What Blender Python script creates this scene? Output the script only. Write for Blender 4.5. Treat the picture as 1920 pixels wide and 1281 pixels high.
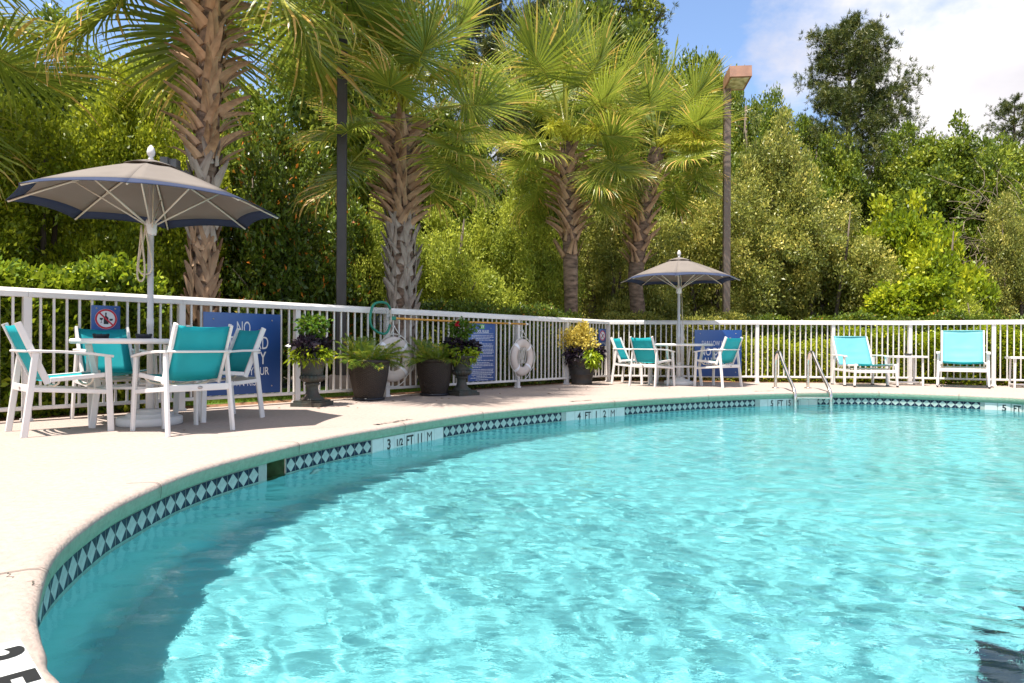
import bpy, math, random
import numpy as np
from mathutils import Vector, Matrix, Quaternion
from mathutils.geometry import tessellate_polygon

R = math.radians
sc = bpy.context.scene
for o in list(bpy.data.objects):
    bpy.data.objects.remove(o)
col = sc.collection

# ------------------------------------------------------------------ camera, sky, sun, exposure
CAM_H = 0.71
F = 1280.0                                   # focal length in photograph pixels (24 mm on 36 mm)
cam_d = bpy.data.cameras.new('camera')
cam = bpy.data.objects.new('camera', cam_d)
col.objects.link(cam)
cam_d.lens = 24.0
cam_d.sensor_width = 36.0
cam_d.shift_y = 0.0034
cam_d.clip_start = 0.05
cam_d.clip_end = 3000
cam.matrix_world = Matrix.Translation((0, 0, CAM_H)) @ Matrix.Rotation(R(90), 4, 'X') @ Matrix.Rotation(R(0.258), 4, 'Z')
sc.camera = cam

SUN = Vector((-0.26, -0.23, 1.0)).normalized()     # direction towards the sun
elev = math.asin(SUN.z)
azim = math.atan2(SUN.x, SUN.y)

world = bpy.data.worlds.new('World')
sc.world = world
world.use_nodes = True
wn = world.node_tree
bg = wn.nodes['Background']
bg.inputs['Strength'].default_value = 0.135
sky = wn.nodes.new('ShaderNodeTexSky')
sky.sky_type = 'NISHITA'
sky.sun_disc = False
sky.sun_elevation = elev
sky.sun_rotation = azim
sky.altitude = 10
sky.air_density = 0.85
sky.dust_density = 0.6
sky.ozone_density = 2.0
# broken cumulus over the whole sky
tc = wn.nodes.new('ShaderNodeTexCoord')
sep = wn.nodes.new('ShaderNodeSeparateXYZ')
wn.links.new(tc.outputs['Generated'], sep.inputs[0])
zc = wn.nodes.new('ShaderNodeMath'); zc.operation = 'MAXIMUM'; zc.inputs[1].default_value = 0.0
wn.links.new(sep.outputs['Z'], zc.inputs[0])
za = wn.nodes.new('ShaderNodeMath'); za.operation = 'ADD'; za.inputs[1].default_value = 0.22
wn.links.new(zc.outputs[0], za.inputs[0])
dv = wn.nodes.new('ShaderNodeVectorMath'); dv.operation = 'DIVIDE'
cmb = wn.nodes.new('ShaderNodeCombineXYZ')
for k in range(3):
    wn.links.new(za.outputs[0], cmb.inputs[k])
wn.links.new(tc.outputs['Generated'], dv.inputs[0]); wn.links.new(cmb.outputs[0], dv.inputs[1])
mp = wn.nodes.new('ShaderNodeMapping')
mp.inputs['Location'].default_value = (0.55, 1.68, 0.0)
mp.inputs['Scale'].default_value = (1.0, 1.0, 0.6)
wn.links.new(dv.outputs[0], mp.inputs[0])
nz = wn.nodes.new('ShaderNodeTexNoise')
nz.inputs['Scale'].default_value = 0.75
nz.inputs['Detail'].default_value = 9.0
nz.inputs['Roughness'].default_value = 0.56
nz.inputs['Distortion'].default_value = 0.25
wn.links.new(mp.outputs[0], nz.inputs['Vector'])
rp = wn.nodes.new('ShaderNodeValToRGB')
rp.color_ramp.elements[0].position = 0.485; rp.color_ramp.elements[0].color = (0, 0, 0, 1)
rp.color_ramp.elements[1].position = 0.555; rp.color_ramp.elements[1].color = (1, 1, 1, 1)
wn.links.new(nz.outputs['Fac'], rp.inputs[0])
mixc = wn.nodes.new('ShaderNodeMix'); mixc.data_type = 'RGBA'
wn.links.new(rp.outputs['Color'], mixc.inputs['Factor'])
wn.links.new(sky.outputs['Color'], mixc.inputs['A'])
nz2 = wn.nodes.new('ShaderNodeTexNoise'); nz2.inputs['Scale'].default_value = 1.7; nz2.inputs['Detail'].default_value = 7.0
wn.links.new(mp.outputs[0], nz2.inputs['Vector'])
rp2 = wn.nodes.new('ShaderNodeValToRGB')
rp2.color_ramp.elements[0].position = 0.36; rp2.color_ramp.elements[0].color = (3.1, 3.0, 3.2, 1)
rp2.color_ramp.elements[1].position = 0.62; rp2.color_ramp.elements[1].color = (4.4, 4.27, 4.3, 1)
wn.links.new(nz2.outputs['Fac'], rp2.inputs[0]); wn.links.new(rp2.outputs['Color'], mixc.inputs['B'])
wn.links.new(mixc.outputs['Result'], bg.inputs['Color'])

sun_d = bpy.data.lights.new('sun', 'SUN')
sun_d.energy = 4.7
sun_d.angle = R(0.53)
sun_d.color = (1.0, 0.935, 0.84)
sun_d.cycles.is_caustics_light = True
sun = bpy.data.objects.new('sun', sun_d)
sun.rotation_euler = SUN.to_track_quat('Z', 'Y').to_euler()
col.objects.link(sun)

sc.view_settings.view_transform = 'Standard'
sc.view_settings.look = 'None'
sc.view_settings.gamma = 1.0
sc.view_settings.use_curve_mapping = False
sc.view_settings.exposure = 1.08
sc.cycles.use_denoising = True
sc.cycles.max_bounces = 10
sc.cycles.transparent_max_bounces = 12
sc.cycles.sample_clamp_indirect = 6.0

# ------------------------------------------------------------------ helpers
def yh(px):
    return 647.1 + 0.0045 * (px - 960)

def G(px, py, h=0.0):
    """ground point (height h) that the photograph shows at a pixel"""
    Y = F * (CAM_H - h) / (py - yh(px))
    return Vector(((px - 960) / F * Y, Y, h))

def at(px, py, Y):
    return Vector(((px - 960) / F * Y, Y, CAM_H + (yh(px) - py) * Y / F))

def link(name, me, parent=None, loc=None, rot=None):
    o = bpy.data.objects.new(name, me)
    col.objects.link(o)
    if parent is not None:
        o.parent = parent
    if loc is not None:
        o.location = loc
    if rot is not None:
        o.rotation_euler = rot
    return o

def tag(o, label=None, cat=None, group=None, kind=None):
    if label: o['label'] = label
    if cat: o['category'] = cat
    if group: o['group'] = group
    if kind: o['kind'] = kind
    return o

def empty(name, loc=(0, 0, 0), rz=0.0):
    o = bpy.data.objects.new(name, None)
    col.objects.link(o)
    o.location = loc
    o.rotation_euler = (0, 0, rz)
    return o

def copy_tree(o, parent=None):
    c = o.copy()
    col.objects.link(c)
    if parent is not None:
        c.parent = parent
    for ch in list(o.children):
        copy_tree(ch, c)
    return c

def smooth(pts, n=4, closed=False):
    """Catmull-Rom through the points"""
    pts = [Vector(p) for p in pts]; N = len(pts); out = []
    for i in range(N if closed else N-1):
        g = (lambda k: pts[k % N]) if closed else (lambda k: pts[min(max(k, 0), N-1)])
        p0, p1, p2, p3 = g(i-1), g(i), g(i+1), g(i+2)
        for k in range(n):
            t = k/n
            out.append(0.5*((2*p1)+(p2-p0)*t+(2*p0-5*p1+4*p2-p3)*t*t+(3*p1-p0-3*p2+p3)*t**3))
    if not closed: out.append(pts[-1])
    return out

class MB:
    """collects shapes into one mesh"""
    def __init__(s):
        s.v, s.f, s.m, s.sm = [], [], [], []
    def add(s, v, f, mi=0, smooth=False):
        n = len(s.v)
        s.v.extend([tuple(p) for p in v])
        for q in f:
            s.f.append(tuple(i + n for i in q)); s.m.append(mi); s.sm.append(smooth)
        return s
    def box(s, c, d, mi=0, rz=0.0):
        x, y, z = d[0] / 2, d[1] / 2, d[2] / 2
        cs, sn = math.cos(rz), math.sin(rz)
        v = []
        for a in ((-x, -y, -z), (x, -y, -z), (x, y, -z), (-x, y, -z), (-x, -y, z), (x, -y, z), (x, y, z), (-x, y, z)):
            v.append((c[0] + a[0] * cs - a[1] * sn, c[1] + a[0] * sn + a[1] * cs, c[2] + a[2]))
        return s.add(v, [(0, 3, 2, 1), (4, 5, 6, 7), (0, 1, 5, 4), (1, 2, 6, 5), (2, 3, 7, 6), (3, 0, 4, 7)], mi)
    def bar(s, p, q, w, h, side=(1, 0, 0), mi=0, bev=0.18):
        """bar with chamfered rectangular section from p to q; w measured along side"""
        p, q = Vector(p), Vector(q)
        d = (q - p).normalized()
        a = Vector(side); a = (a - d * a.dot(d)).normalized()
        b = d.cross(a)
        c = min(w, h) * bev
        sec = [(-w/2+c, -h/2), (w/2-c, -h/2), (w/2, -h/2+c), (w/2, h/2-c), (w/2-c, h/2), (-w/2+c, h/2), (-w/2, h/2-c), (-w/2, -h/2+c)]
        v = [tuple(e + a * x + b * y) for e in (p, q) for x, y in sec]
        f = [(i, (i+1) % 8, 8 + (i+1) % 8, 8 + i) for i in range(8)] + [tuple(range(7, -1, -1)), tuple(range(8, 16))]
        return s.add(v, f, mi)
    def path_bar(s, pts, w, h, side=(1, 0, 0), mi=0):
        pts = [Vector(p) for p in pts]
        n = len(pts)
        v = []
        c = min(w, h) * 0.2
        sec = [(-w/2+c, -h/2), (w/2-c, -h/2), (w/2, -h/2+c), (w/2, h/2-c), (w/2-c, h/2), (-w/2+c, h/2), (-w/2, h/2-c), (-w/2, -h/2+c)]
        for i, p in enumerate(pts):
            d = (pts[min(i+1, n-1)] - pts[max(i-1, 0)]).normalized()
            a = Vector(side); a = (a - d * a.dot(d)).normalized()
            b = d.cross(a)
            v += [tuple(p + a * x + b * y) for x, y in sec]
        f = []
        for i in range(n - 1):
            f += [(i*8+k, i*8+(k+1) % 8, (i+1)*8+(k+1) % 8, (i+1)*8+k) for k in range(8)]
        f += [tuple(range(7, -1, -1)), tuple(range((n-1)*8, n*8))]
        return s.add(v, f, mi)
    def tube(s, pts, r, seg=8, mi=0, closed=False, caps=True, smooth=True):
        pts = [Vector(p) for p in pts]
        n = len(pts)
        rr = r if isinstance(r, (list, tuple)) else [r] * n
        prev = None
        v = []
        for i, p in enumerate(pts):
            if closed:
                d = (pts[(i+1) % n] - pts[(i-1) % n]).normalized()
            else:
                d = (pts[min(i+1, n-1)] - pts[max(i-1, 0)]).normalized()
            if prev is None:
                a = d.orthogonal().normalized()
            else:
                a = (prev - d * prev.dot(d))
                a = a.normalized() if a.length > 1e-6 else d.orthogonal().normalized()
            prev = a
            b = d.cross(a)
            for k in range(seg):
                t = 2 * math.pi * k / seg
                v.append(tuple(p + (a * math.cos(t) + b * math.sin(t)) * rr[i]))
        f = []
        for i in range(n if closed else n - 1):
            j = (i + 1) % n
            f += [(i*seg+k, i*seg+(k+1) % seg, j*seg+(k+1) % seg, j*seg+k) for k in range(seg)]
        if not closed and caps:
            f += [tuple(range(seg-1, -1, -1)), tuple(range((n-1)*seg, n*seg))]
        return s.add(v, f, mi, smooth)
    def lathe(s, prof, seg=24, c=(0, 0, 0), mi=0, smooth=True, cap=True, wob=None):
        v = []
        for r, z in prof:
            for k in range(seg):
                t = 2 * math.pi * k / seg
                q = r * (wob(t, z) if wob else 1)
                v.append((c[0] + q * math.cos(t), c[1] + q * math.sin(t), c[2] + z))
        n = len(prof)
        f = []
        for i in range(n - 1):
            f += [(i*seg+k, i*seg+(k+1) % seg, (i+1)*seg+(k+1) % seg, (i+1)*seg+k) for k in range(seg)]
        if cap:
            f += [tuple(range(seg-1, -1, -1)), tuple(range((n-1)*seg, n*seg))]
        return s.add(v, f, mi, smooth)
    def mesh(s, name, mats):
        me = bpy.data.meshes.new(name)
        me.from_pydata(s.v, [], s.f)
        for m in (mats if isinstance(mats, (list, tuple)) else [mats]):
            me.materials.append(m)
        me.polygons.foreach_set('material_index', s.m)
        me.polygons.foreach_set('use_smooth', s.sm)
        me.update()
        return me
    def build(s, name, mats, parent=None, loc=None, rot=None):
        return link(name, s.mesh(name, mats), parent, loc, rot)

def grid_mesh(name, v, f, mat, smooth=False, tint=None):
    me = bpy.data.meshes.new(name)
    v = np.asarray(v, dtype=np.float32); f = np.asarray(f, dtype=np.int32)
    k = f.shape[1]
    me.vertices.add(len(v)); me.vertices.foreach_set('co', v.ravel())
    me.loops.add(len(f) * k); me.loops.foreach_set('vertex_index', f.ravel())
    me.polygons.add(len(f)); me.polygons.foreach_set('loop_start', np.arange(len(f), dtype=np.int32) * k)
    if smooth:
        me.polygons.foreach_set('use_smooth', np.ones(len(f), dtype=bool))
    me.update(calc_edges=True)
    if tint is not None:
        a = me.attributes.new('tint', 'FLOAT', 'FACE')
        a.data.foreach_set('value', np.asarray(tint, dtype=np.float32))
    me.materials.append(mat)
    return me

# ------------------------------------------------------------------ materials
def node_mat(name):
    m = bpy.data.materials.new(name)
    m.use_nodes = True
    return m, m.node_tree, m.node_tree.nodes['Principled BSDF']

def pm(name, c, rough=0.6, var=0.12, scale=6.0, bump=0.0, bscale=60.0, metal=0.0, c2=None, spec=0.5, coord='Object', detail=5.0, stretch=None):
    """painted / solid material with uneven colour and fine relief"""
    m, t, b = node_mat(name)
    co = t.nodes.new('ShaderNodeTexCoord')
    src = co.outputs[coord]
    if stretch:
        mpn = t.nodes.new('ShaderNodeMapping'); mpn.inputs['Scale'].default_value = stretch
        t.links.new(src, mpn.inputs[0]); src = mpn.outputs[0]
    n = t.nodes.new('ShaderNodeTexNoise'); n.inputs['Scale'].default_value = scale; n.inputs['Detail'].default_value = detail
    t.links.new(src, n.inputs['Vector'])
    r = t.nodes.new('ShaderNodeValToRGB')
    d = c2 if c2 else tuple(x * (1 - var) for x in c)
    u = tuple(min(1, x * (1 + var * 0.6)) for x in c)
    r.color_ramp.elements[0].position = 0.32; r.color_ramp.elements[0].color = (*d, 1)
    r.color_ramp.elements[1].position = 0.66; r.color_ramp.elements[1].color = (*u, 1)
    t.links.new(n.outputs['Fac'], r.inputs[0])
    t.links.new(r.outputs[0], b.inputs['Base Color'])
    b.inputs['Roughness'].default_value = rough
    b.inputs['Metallic'].default_value = metal
    b.inputs['Specular IOR Level'].default_value = spec
    if bump:
        n2 = t.nodes.new('ShaderNodeTexNoise'); n2.inputs['Scale'].default_value = bscale; n2.inputs['Detail'].default_value = 6
        t.links.new(src, n2.inputs['Vector'])
        bp = t.nodes.new('ShaderNodeBump'); bp.inputs['Strength'].default_value = bump; bp.inputs['Distance'].default_value = 0.01
        t.links.new(n2.outputs['Fac'], bp.inputs['Height']); t.links.new(bp.outputs[0], b.inputs['Normal'])
    return m

def leaf_mat(name, stops, rough=0.42, trans=0.35, tcol=(0.30, 0.42, 0.04), spec=0.35):
    """leaf colour from the per-leaf tint, part of the light passes through"""
    m, t, b = node_mat(name)
    a = t.nodes.new('ShaderNodeAttribute'); a.attribute_name = 'tint'
    r = t.nodes.new('ShaderNodeValToRGB')
    els = r.color_ramp.elements
    els[0].position, els[0].color = stops[0][0], (*stops[0][1], 1)
    els[1].position, els[1].color = stops[-1][0], (*stops[-1][1], 1)
    for p, c in stops[1:-1]:
        e = els.new(p); e.color = (*c, 1)
    t.links.new(a.outputs['Fac'], r.inputs[0])
    t.links.new(r.outputs[0], b.inputs['Base Color'])
    b.inputs['Roughness'].default_value = rough
    b.inputs['Specular IOR Level'].default_value = spec
    tr = t.nodes.new('ShaderNodeBsdfTranslucent')
    mx = t.nodes.new('ShaderNodeMix'); mx.data_type = 'RGBA'; mx.blend_type = 'MIX'; mx.inputs['Factor'].default_value = 0.5
    t.links.new(r.outputs[0], mx.inputs['A']); mx.inputs['B'].default_value = (*tcol, 1)
    t.links.new(mx.outputs['Result'], tr.inputs['Color'])
    ms = t.nodes.new('ShaderNodeMixShader'); ms.inputs[0].default_value = trans
    t.links.new(b.outputs[0], ms.inputs[1]); t.links.new(tr.outputs[0], ms.inputs[2])
    t.links.new(ms.outputs[0], t.nodes['Material Output'].inputs['Surface'])
    return m

M = {}
M['white'] = pm('white_powder_coat', (0.72, 0.685, 0.66), 0.42, 0.07, 3.0, 0.05, 90)
M['cream'] = pm('cream_rib_paint', (0.66, 0.60, 0.51), 0.45, 0.08, 5.0)
M['dark_rubber'] = pm('dark_rubber', (0.02, 0.019, 0.018), 0.6, 0.2)
M['black_plastic'] = pm('black_plastic', (0.012, 0.013, 0.02), 0.35, 0.2)
M['badge'] = pm('badge_metal', (0.45, 0.40, 0.38), 0.35, 0.2, 40, metal=0.7)
M['steel'] = pm('brushed_steel', (0.72, 0.66, 0.60), 0.2, 0.12, 30, metal=1.0)
M['bolt'] = pm('bolt_metal', (0.5, 0.44, 0.36), 0.4, 0.2, 60, metal=0.6)

# ------------------------------------------------------------------ concrete and plaster
def concrete_mat(name, c, d, stain):
    m, t, b = node_mat(name)
    co = t.nodes.new('ShaderNodeTexCoord')
    n1 = t.nodes.new('ShaderNodeTexNoise'); n1.inputs['Scale'].default_value = 0.7; n1.inputs['Detail'].default_value = 8; n1.inputs['Roughness'].default_value = 0.62
    n2 = t.nodes.new('ShaderNodeTexNoise'); n2.inputs['Scale'].default_value = 28; n2.inputs['Detail'].default_value = 6
    n3 = t.nodes.new('ShaderNodeTexNoise'); n3.inputs['Scale'].default_value = 4.5; n3.inputs['Detail'].default_value = 10; n3.inputs['Roughness'].default_value = 0.7
    for n in (n1, n2, n3):
        t.links.new(co.outputs['Object'], n.inputs['Vector'])
    r1 = t.nodes.new('ShaderNodeValToRGB')
    r1.color_ramp.elements[0].position = 0.3; r1.color_ramp.elements[0].color = (*d, 1)
    r1.color_ramp.elements[1].position = 0.62; r1.color_ramp.elements[1].color = (*c, 1)
    t.links.new(n1.outputs['Fac'], r1.inputs[0])
    r3 = t.nodes.new('ShaderNodeValToRGB')
    r3.color_ramp.elements[0].position = 0.62; r3.color_ramp.elements[0].color = (0, 0, 0, 1)
    r3.color_ramp.elements[1].position = 0.78; r3.color_ramp.elements[1].color = (0.5, 0.5, 0.5, 1)
    t.links.new(n3.outputs['Fac'], r3.inputs[0])
    mx = t.nodes.new('ShaderNodeMix'); mx.data_type = 'RGBA'
    t.links.new(r3.outputs[0], mx.inputs['Factor']); t.links.new(r1.outputs[0], mx.inputs['A']); mx.inputs['B'].default_value = (*stain, 1)
    r2 = t.nodes.new('ShaderNodeValToRGB')
    r2.color_ramp.elements[0].position = 0.3; r2.color_ramp.elements[0].color = (0.86, 0.85, 0.84, 1)
    r2.color_ramp.elements[1].position = 0.6; r2.color_ramp.elements[1].color = (1, 1, 1, 1)
    t.links.new(n2.outputs['Fac'], r2.inputs[0])
    mu = t.nodes.new('ShaderNodeMix'); mu.data_type = 'RGBA'; mu.blend_type = 'MULTIPLY'; mu.inputs['Factor'].default_value = 1
    t.links.new(mx.outputs['Result'], mu.inputs['A']); t.links.new(r2.outputs[0], mu.inputs['B'])
    t.links.new(mu.outputs['Result'], b.inputs['Base Color'])
    b.inputs['Roughness'].default_value = 0.85
    b.inputs['Specular IOR Level'].default_value = 0.2
    n4 = t.nodes.new('ShaderNodeTexNoise'); n4.inputs['Scale'].default_value = 55; n4.inputs['Detail'].default_value = 5
    t.links.new(co.outputs['Object'], n4.inputs['Vector'])
    bp = t.nodes.new('ShaderNodeBump'); bp.inputs['Strength'].default_value = 0.45; bp.inputs['Distance'].default_value = 0.012
    t.links.new(n4.outputs['Fac'], bp.inputs['Height']); t.links.new(bp.outputs[0], b.inputs['Normal'])
    return m

M['deck'] = concrete_mat('deck_concrete', (0.400, 0.328, 0.292), (0.372, 0.300, 0.264), (0.27, 0.21, 0.165))
M['coping_face'] = concrete_mat('green_coping', (0.27, 0.39, 0.285), (0.23, 0.35, 0.255), (0.22, 0.19, 0.12))  # greener than the deck top, with scattered brown stains
M['plaster'] = pm('pool_plaster', (0.228, 0.505, 0.535), 0.8, 0.06, 1.5, 0.0)
M['grout'] = pm('tile_grout', (0.34, 0.38, 0.35), 0.8, 0.1, 20)
M['tile_light'] = pm('pale_glazed_tile', (0.36, 0.44, 0.41), 0.35, 0.18, 40, spec=0.25)
M['tile_dark'] = pm('navy_glazed_tile', (0.004, 0.013, 0.042), 0.35, 0.3, 30, spec=0.2)
M['tile_white'] = pm('white_glazed_tile', (0.58, 0.60, 0.58), 0.18, 0.06, 12)
M['ink'] = pm('black_ink', (0.012, 0.012, 0.014), 0.45, 0.2, 30)
M['floor_tile'] = pm('dark_blue_floor_tile', (0.004, 0.03, 0.09), 0.3, 0.3, 8)

def text_mesh(body, size, mat, sx=1.0, align='CENTER', name='lettering', bold=0.0):
    cu = bpy.data.curves.new('txt', 'FONT')
    cu.body = body; cu.size = size; cu.align_x = align; cu.align_y = 'CENTER'
    cu.offset = bold
    cu.resolution_u = 4
    ob = bpy.data.objects.new('txt', cu)
    col.objects.link(ob)
    dg = bpy.context.evaluated_depsgraph_get()
    me = bpy.data.meshes.new_from_object(ob.evaluated_get(dg))
    bpy.data.objects.remove(ob); bpy.data.curves.remove(cu)
    me.name = name
    if sx != 1.0:
        me.transform(Matrix.Diagonal((sx, 1, 1, 1)))
    me.materials.clear(); me.materials.append(mat)
    return me

# ------------------------------------------------------------------ pool outline
H_LIP = -0.015
edge_px = [(113,1281),(92,1235),(80,1199),(74,1165),(74,1142),(79,1117),(85,1096),(98,1056),(129,1019),(168,987),(219,952),(274,925),(336,897),(411,872),(489,852),(559,835),(645,817),(720,804),(795,791.5),(900,776),(1040,762),(1152,753.5),(1265,746),(1396,740),(1487,737.5),(1562,736.5),(1640,736.8),(1740,740),(1829,743.5),(1920,748)]
ctrl = [G(x, y, H_LIP).xy for x, y in edge_px]
ctrl = [Vector(p) for p in ctrl] + [Vector(p) for p in ((6.9,8.4),(7.7,7.4),(8.1,6.0),(7.7,4.4),(6.6,3.1),(4.9,2.2),(3.0,1.45),(1.3,0.95),(0.2,0.80),(-0.35,0.98))]
# closed Catmull-Rom through the controls, resampled evenly
dense = []
nC = len(ctrl)
for i in range(nC):
    p0, p1, p2, p3 = ctrl[i-1], ctrl[i], ctrl[(i+1) % nC], ctrl[(i+2) % nC]
    for k in range(12):
        t = k / 12
        dense.append(0.5 * ((2*p1) + (p2-p0)*t + (2*p0-5*p1+4*p2-p3)*t*t + (3*p1-p0-3*p2+p3)*t**3))
dense = np.array([tuple(p) for p in dense])
for _ in range(10):
    dense = 0.25*np.roll(dense, 1, 0) + 0.5*dense + 0.25*np.roll(dense, -1, 0)
cl = np.vstack([dense, dense[:1]])
sl = np.concatenate([[0], np.cumsum(np.linalg.norm(np.diff(cl, axis=0), axis=1))])
LEN = sl[-1]
NS = int(LEN / 0.035)
ss = np.arange(NS) * LEN / NS
edge = np.stack([np.interp(ss, sl, cl[:, 0]), np.interp(ss, sl, cl[:, 1])], 1)
tang = np.roll(edge, -1, 0) - np.roll(edge, 1, 0)
tang /= np.linalg.norm(tang, axis=1)[:, None]
nrm = np.stack([tang[:, 1], -tang[:, 0]], 1)           # towards the water (outline runs clockwise)
cen = edge.mean(0)
if ((cen - edge) * nrm).sum() < 0:
    nrm = -nrm
def edge_at(s, off=0.0):
    s = s % LEN
    i = s / LEN * NS
    i0 = int(i) % NS; i1 = (i0 + 1) % NS; w = i - int(i)
    p = edge[i0]*(1-w) + edge[i1]*w
    n = nrm[i0]*(1-w) + nrm[i1]*w
    t = tang[i0]*(1-w) + tang[i1]*w
    return p + n*off, n/np.linalg.norm(n), t/np.linalg.norm(t)
px_edge = 960 + F * edge[:, 0] / edge[:, 1]
def s_of_px(px):
    ok = (edge[:, 1] > 1.9) & (np.arange(NS) < NS*0.8)
    d = np.where(ok, np.abs(px_edge - px), 1e9)
    if px > 200:
        d = np.where(edge[:, 1] > 3.0, d, 1e9)
    return ss[int(np.argmin(d))]

WATER = -0.205
rngE = np.random.default_rng(11)
lipn = np.zeros(NS)
for k in range(60):
    lipn += np.sin(ss * 2*math.pi*(k+3)/LEN*6 + rngE.random()*7) * rngE.random() / (k+6)
lipn *= 0.010

def sweep(prof, name, mats, mids, jitter=False, skip=None, smooth=True):
    """sweep profile [(offset towards water, z)] along the pool edge"""
    v = []
    for i, (o, z) in enumerate(prof):
        e = edge + nrm * (o + (lipn[:, None] * (0.5 if jitter and jitter[i] else 0)))
        zz = np.full(NS, z) + (lipn * 0.25 if jitter and jitter[i] else 0)
        v.append(np.column_stack([e, zz]))
    v = np.concatenate(v)
    mb = MB(); mb.v = [tuple(p) for p in v]
    for i in range(len(prof) - 1):
        for k in range(NS):
            if skip and i in skip[0] and skip[1] <= ss[k] <= skip[2]:
                continue
            j = (k + 1) % NS
            mb.f.append((i*NS+k, (i+1)*NS+k, (i+1)*NS+j, i*NS+j)); mb.m.append(mids[i]); mb.sm.append(smooth)
    return mb.build(name, mats)

# skimmer mouth
sk0, sk1 = s_of_px(508), s_of_px(540)
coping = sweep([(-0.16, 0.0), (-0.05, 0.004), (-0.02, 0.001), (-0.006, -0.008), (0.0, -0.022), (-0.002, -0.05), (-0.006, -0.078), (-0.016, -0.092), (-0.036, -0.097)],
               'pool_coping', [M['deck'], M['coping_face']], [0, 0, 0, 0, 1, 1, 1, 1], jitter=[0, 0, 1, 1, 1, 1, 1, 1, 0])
tag(coping, 'rounded concrete coping with green face with brown stains round the pool', kind='structure')
pool_wall = sweep([(-0.034, -0.090), (-0.034, -0.27), (-0.034, -0.60), (-0.034, -1.25), (0.02, -1.45), (0.16, -1.60), (0.30, -1.62)], 'pool_wall', [M['grout'], M['plaster']], [0, 1, 1, 1, 1, 1], skip=({0}, sk0, sk1))
tag(pool_wall, 'turquoise plaster wall of the pool below the tile band', kind='structure')
# floor falls away towards the deep end
def floor_z(x, y):
    return -1.22 - 0.42 * np.clip((x + 1.5) / 8.0, 0, 1) * np.clip(y / 9, 0, 1)
gx, gy = np.meshgrid(np.linspace(-3, 9, 60), np.linspace(0, 12, 60))
gv = np.column_stack([gx.ravel(), gy.ravel(), floor_z(gx.ravel(), gy.ravel())])
gi = np.arange(59*60).reshape(59, 60)[:, :-1].ravel()
pool_floor = link('pool_floor', grid_mesh('pool_floor', gv, np.stack([gi, gi+1, gi+61, gi+60], 1), M['plaster'], True))
tag(pool_floor, 'turquoise plaster floor of the pool', kind='structure')
for o in (pool_wall, pool_floor):
    o.cycles.is_caustics_receiver = True

# deck sheet with the pool cut out, ending just behind the fence line
hole = [Vector((*(edge[i] - nrm[i]*0.16), 0)) for i in range(0, NS, 1)]
P50 = Vector((-4.40, 6.19, 0)); C1 = Vector((1.89, 13.42, 0)); C2 = Vector((7.61, 13.06, 0)); P19 = Vector((9.23, 12.30, 0))
d1 = (C1 - P50).normalized(); n1 = Vector((d1.y, -d1.x, 0))         # n1 points to the pool
d3 = (P19 - C2).normalized()
FA = P50 - d1 * 1.369 * 3
FD = C2 + d3 * 6.5
out_pts = [FA - n1*0.12 - d1*2, C1 - n1*0.10 + Vector((0, 0.12, 0)), C2 + Vector((0.05, 0.17, 0)), FD + Vector((0.1, 0.17, 0)), Vector((14, 4, 0)), Vector((12, -6, 0)), Vector((-9, -6, 0)), Vector((-9.5, 0, 0))]
tr = tessellate_polygon([out_pts, hole])
dv_ = [tuple(p) for p in out_pts + hole]
mb = MB(); mb.add(dv_, [tuple(t) for t in tr], 0)
deck = mb.build('pool_deck', M['deck'])
tag(deck, 'pale beige concrete pool deck', kind='structure')
bm_fix = deck.data
# make every deck face look up
flip = [p.index for p in bm_fix.polygons if p.normal.z < 0]
if flip:
    import bmesh
    b_ = bmesh.new(); b_.from_mesh(bm_fix); b_.faces.ensure_lookup_table()
    bmesh.ops.reverse_faces(b_, faces=[b_.faces[i] for i in flip]); b_.to_mesh(bm_fix); b_.free()

# water surface
def water_mat():
    m = bpy.data.materials.new('pool_water'); m.use_nodes = True
    t = m.node_tree; t.nodes.clear()
    out = t.nodes.new('ShaderNodeOutputMaterial')
    g = t.nodes.new('ShaderNodeBsdfGlass')
    g.inputs['IOR'].default_value = 1.333; g.inputs['Roughness'].default_value = 0.0
    g.inputs['Color'].default_value = (0.80, 0.975, 0.985, 1)
    co = t.nodes.new('ShaderNodeTexCoord'); mpn = t.nodes.new('ShaderNodeMapping')
    mpn.inputs['Rotation'].default_value = (0, 0, 0.35); mpn.inputs['Scale'].default_value = (9.0, 20.0, 9.0)
    t.links.new(co.outputs['Object'], mpn.inputs[0])
    n = t.nodes.new('ShaderNodeTexNoise'); n.inputs['Scale'].default_value = 1.0; n.inputs['Detail'].default_value = 4.0; n.inputs['Roughness'].default_value = 0.6; n.inputs['Distortion'].default_value = 0.6
    t.links.new(mpn.outputs[0], n.inputs['Vector'])
    bp = t.nodes.new('ShaderNodeBump'); bp.inputs['Strength'].default_value = 1.0; bp.inputs['Distance'].default_value = 0.0022
    t.links.new(n.outputs['Fac'], bp.inputs['Height']); t.links.new(bp.outputs[0], g.inputs['Normal'])
    t.links.new(g.outputs[0], out.inputs[0])
    return m
ys = [0.7]
while ys[-1] < 12.2:
    ys.append(ys[-1] + max(0.016, ys[-1] * 0.0030))
ys = np.array(ys)
xs = np.linspace(-2.0, 8.3, 640)
X, Y = np.meshgrid(xs, ys)
rw = np.random.default_rng(5)
Z = np.zeros_like(X)
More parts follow.
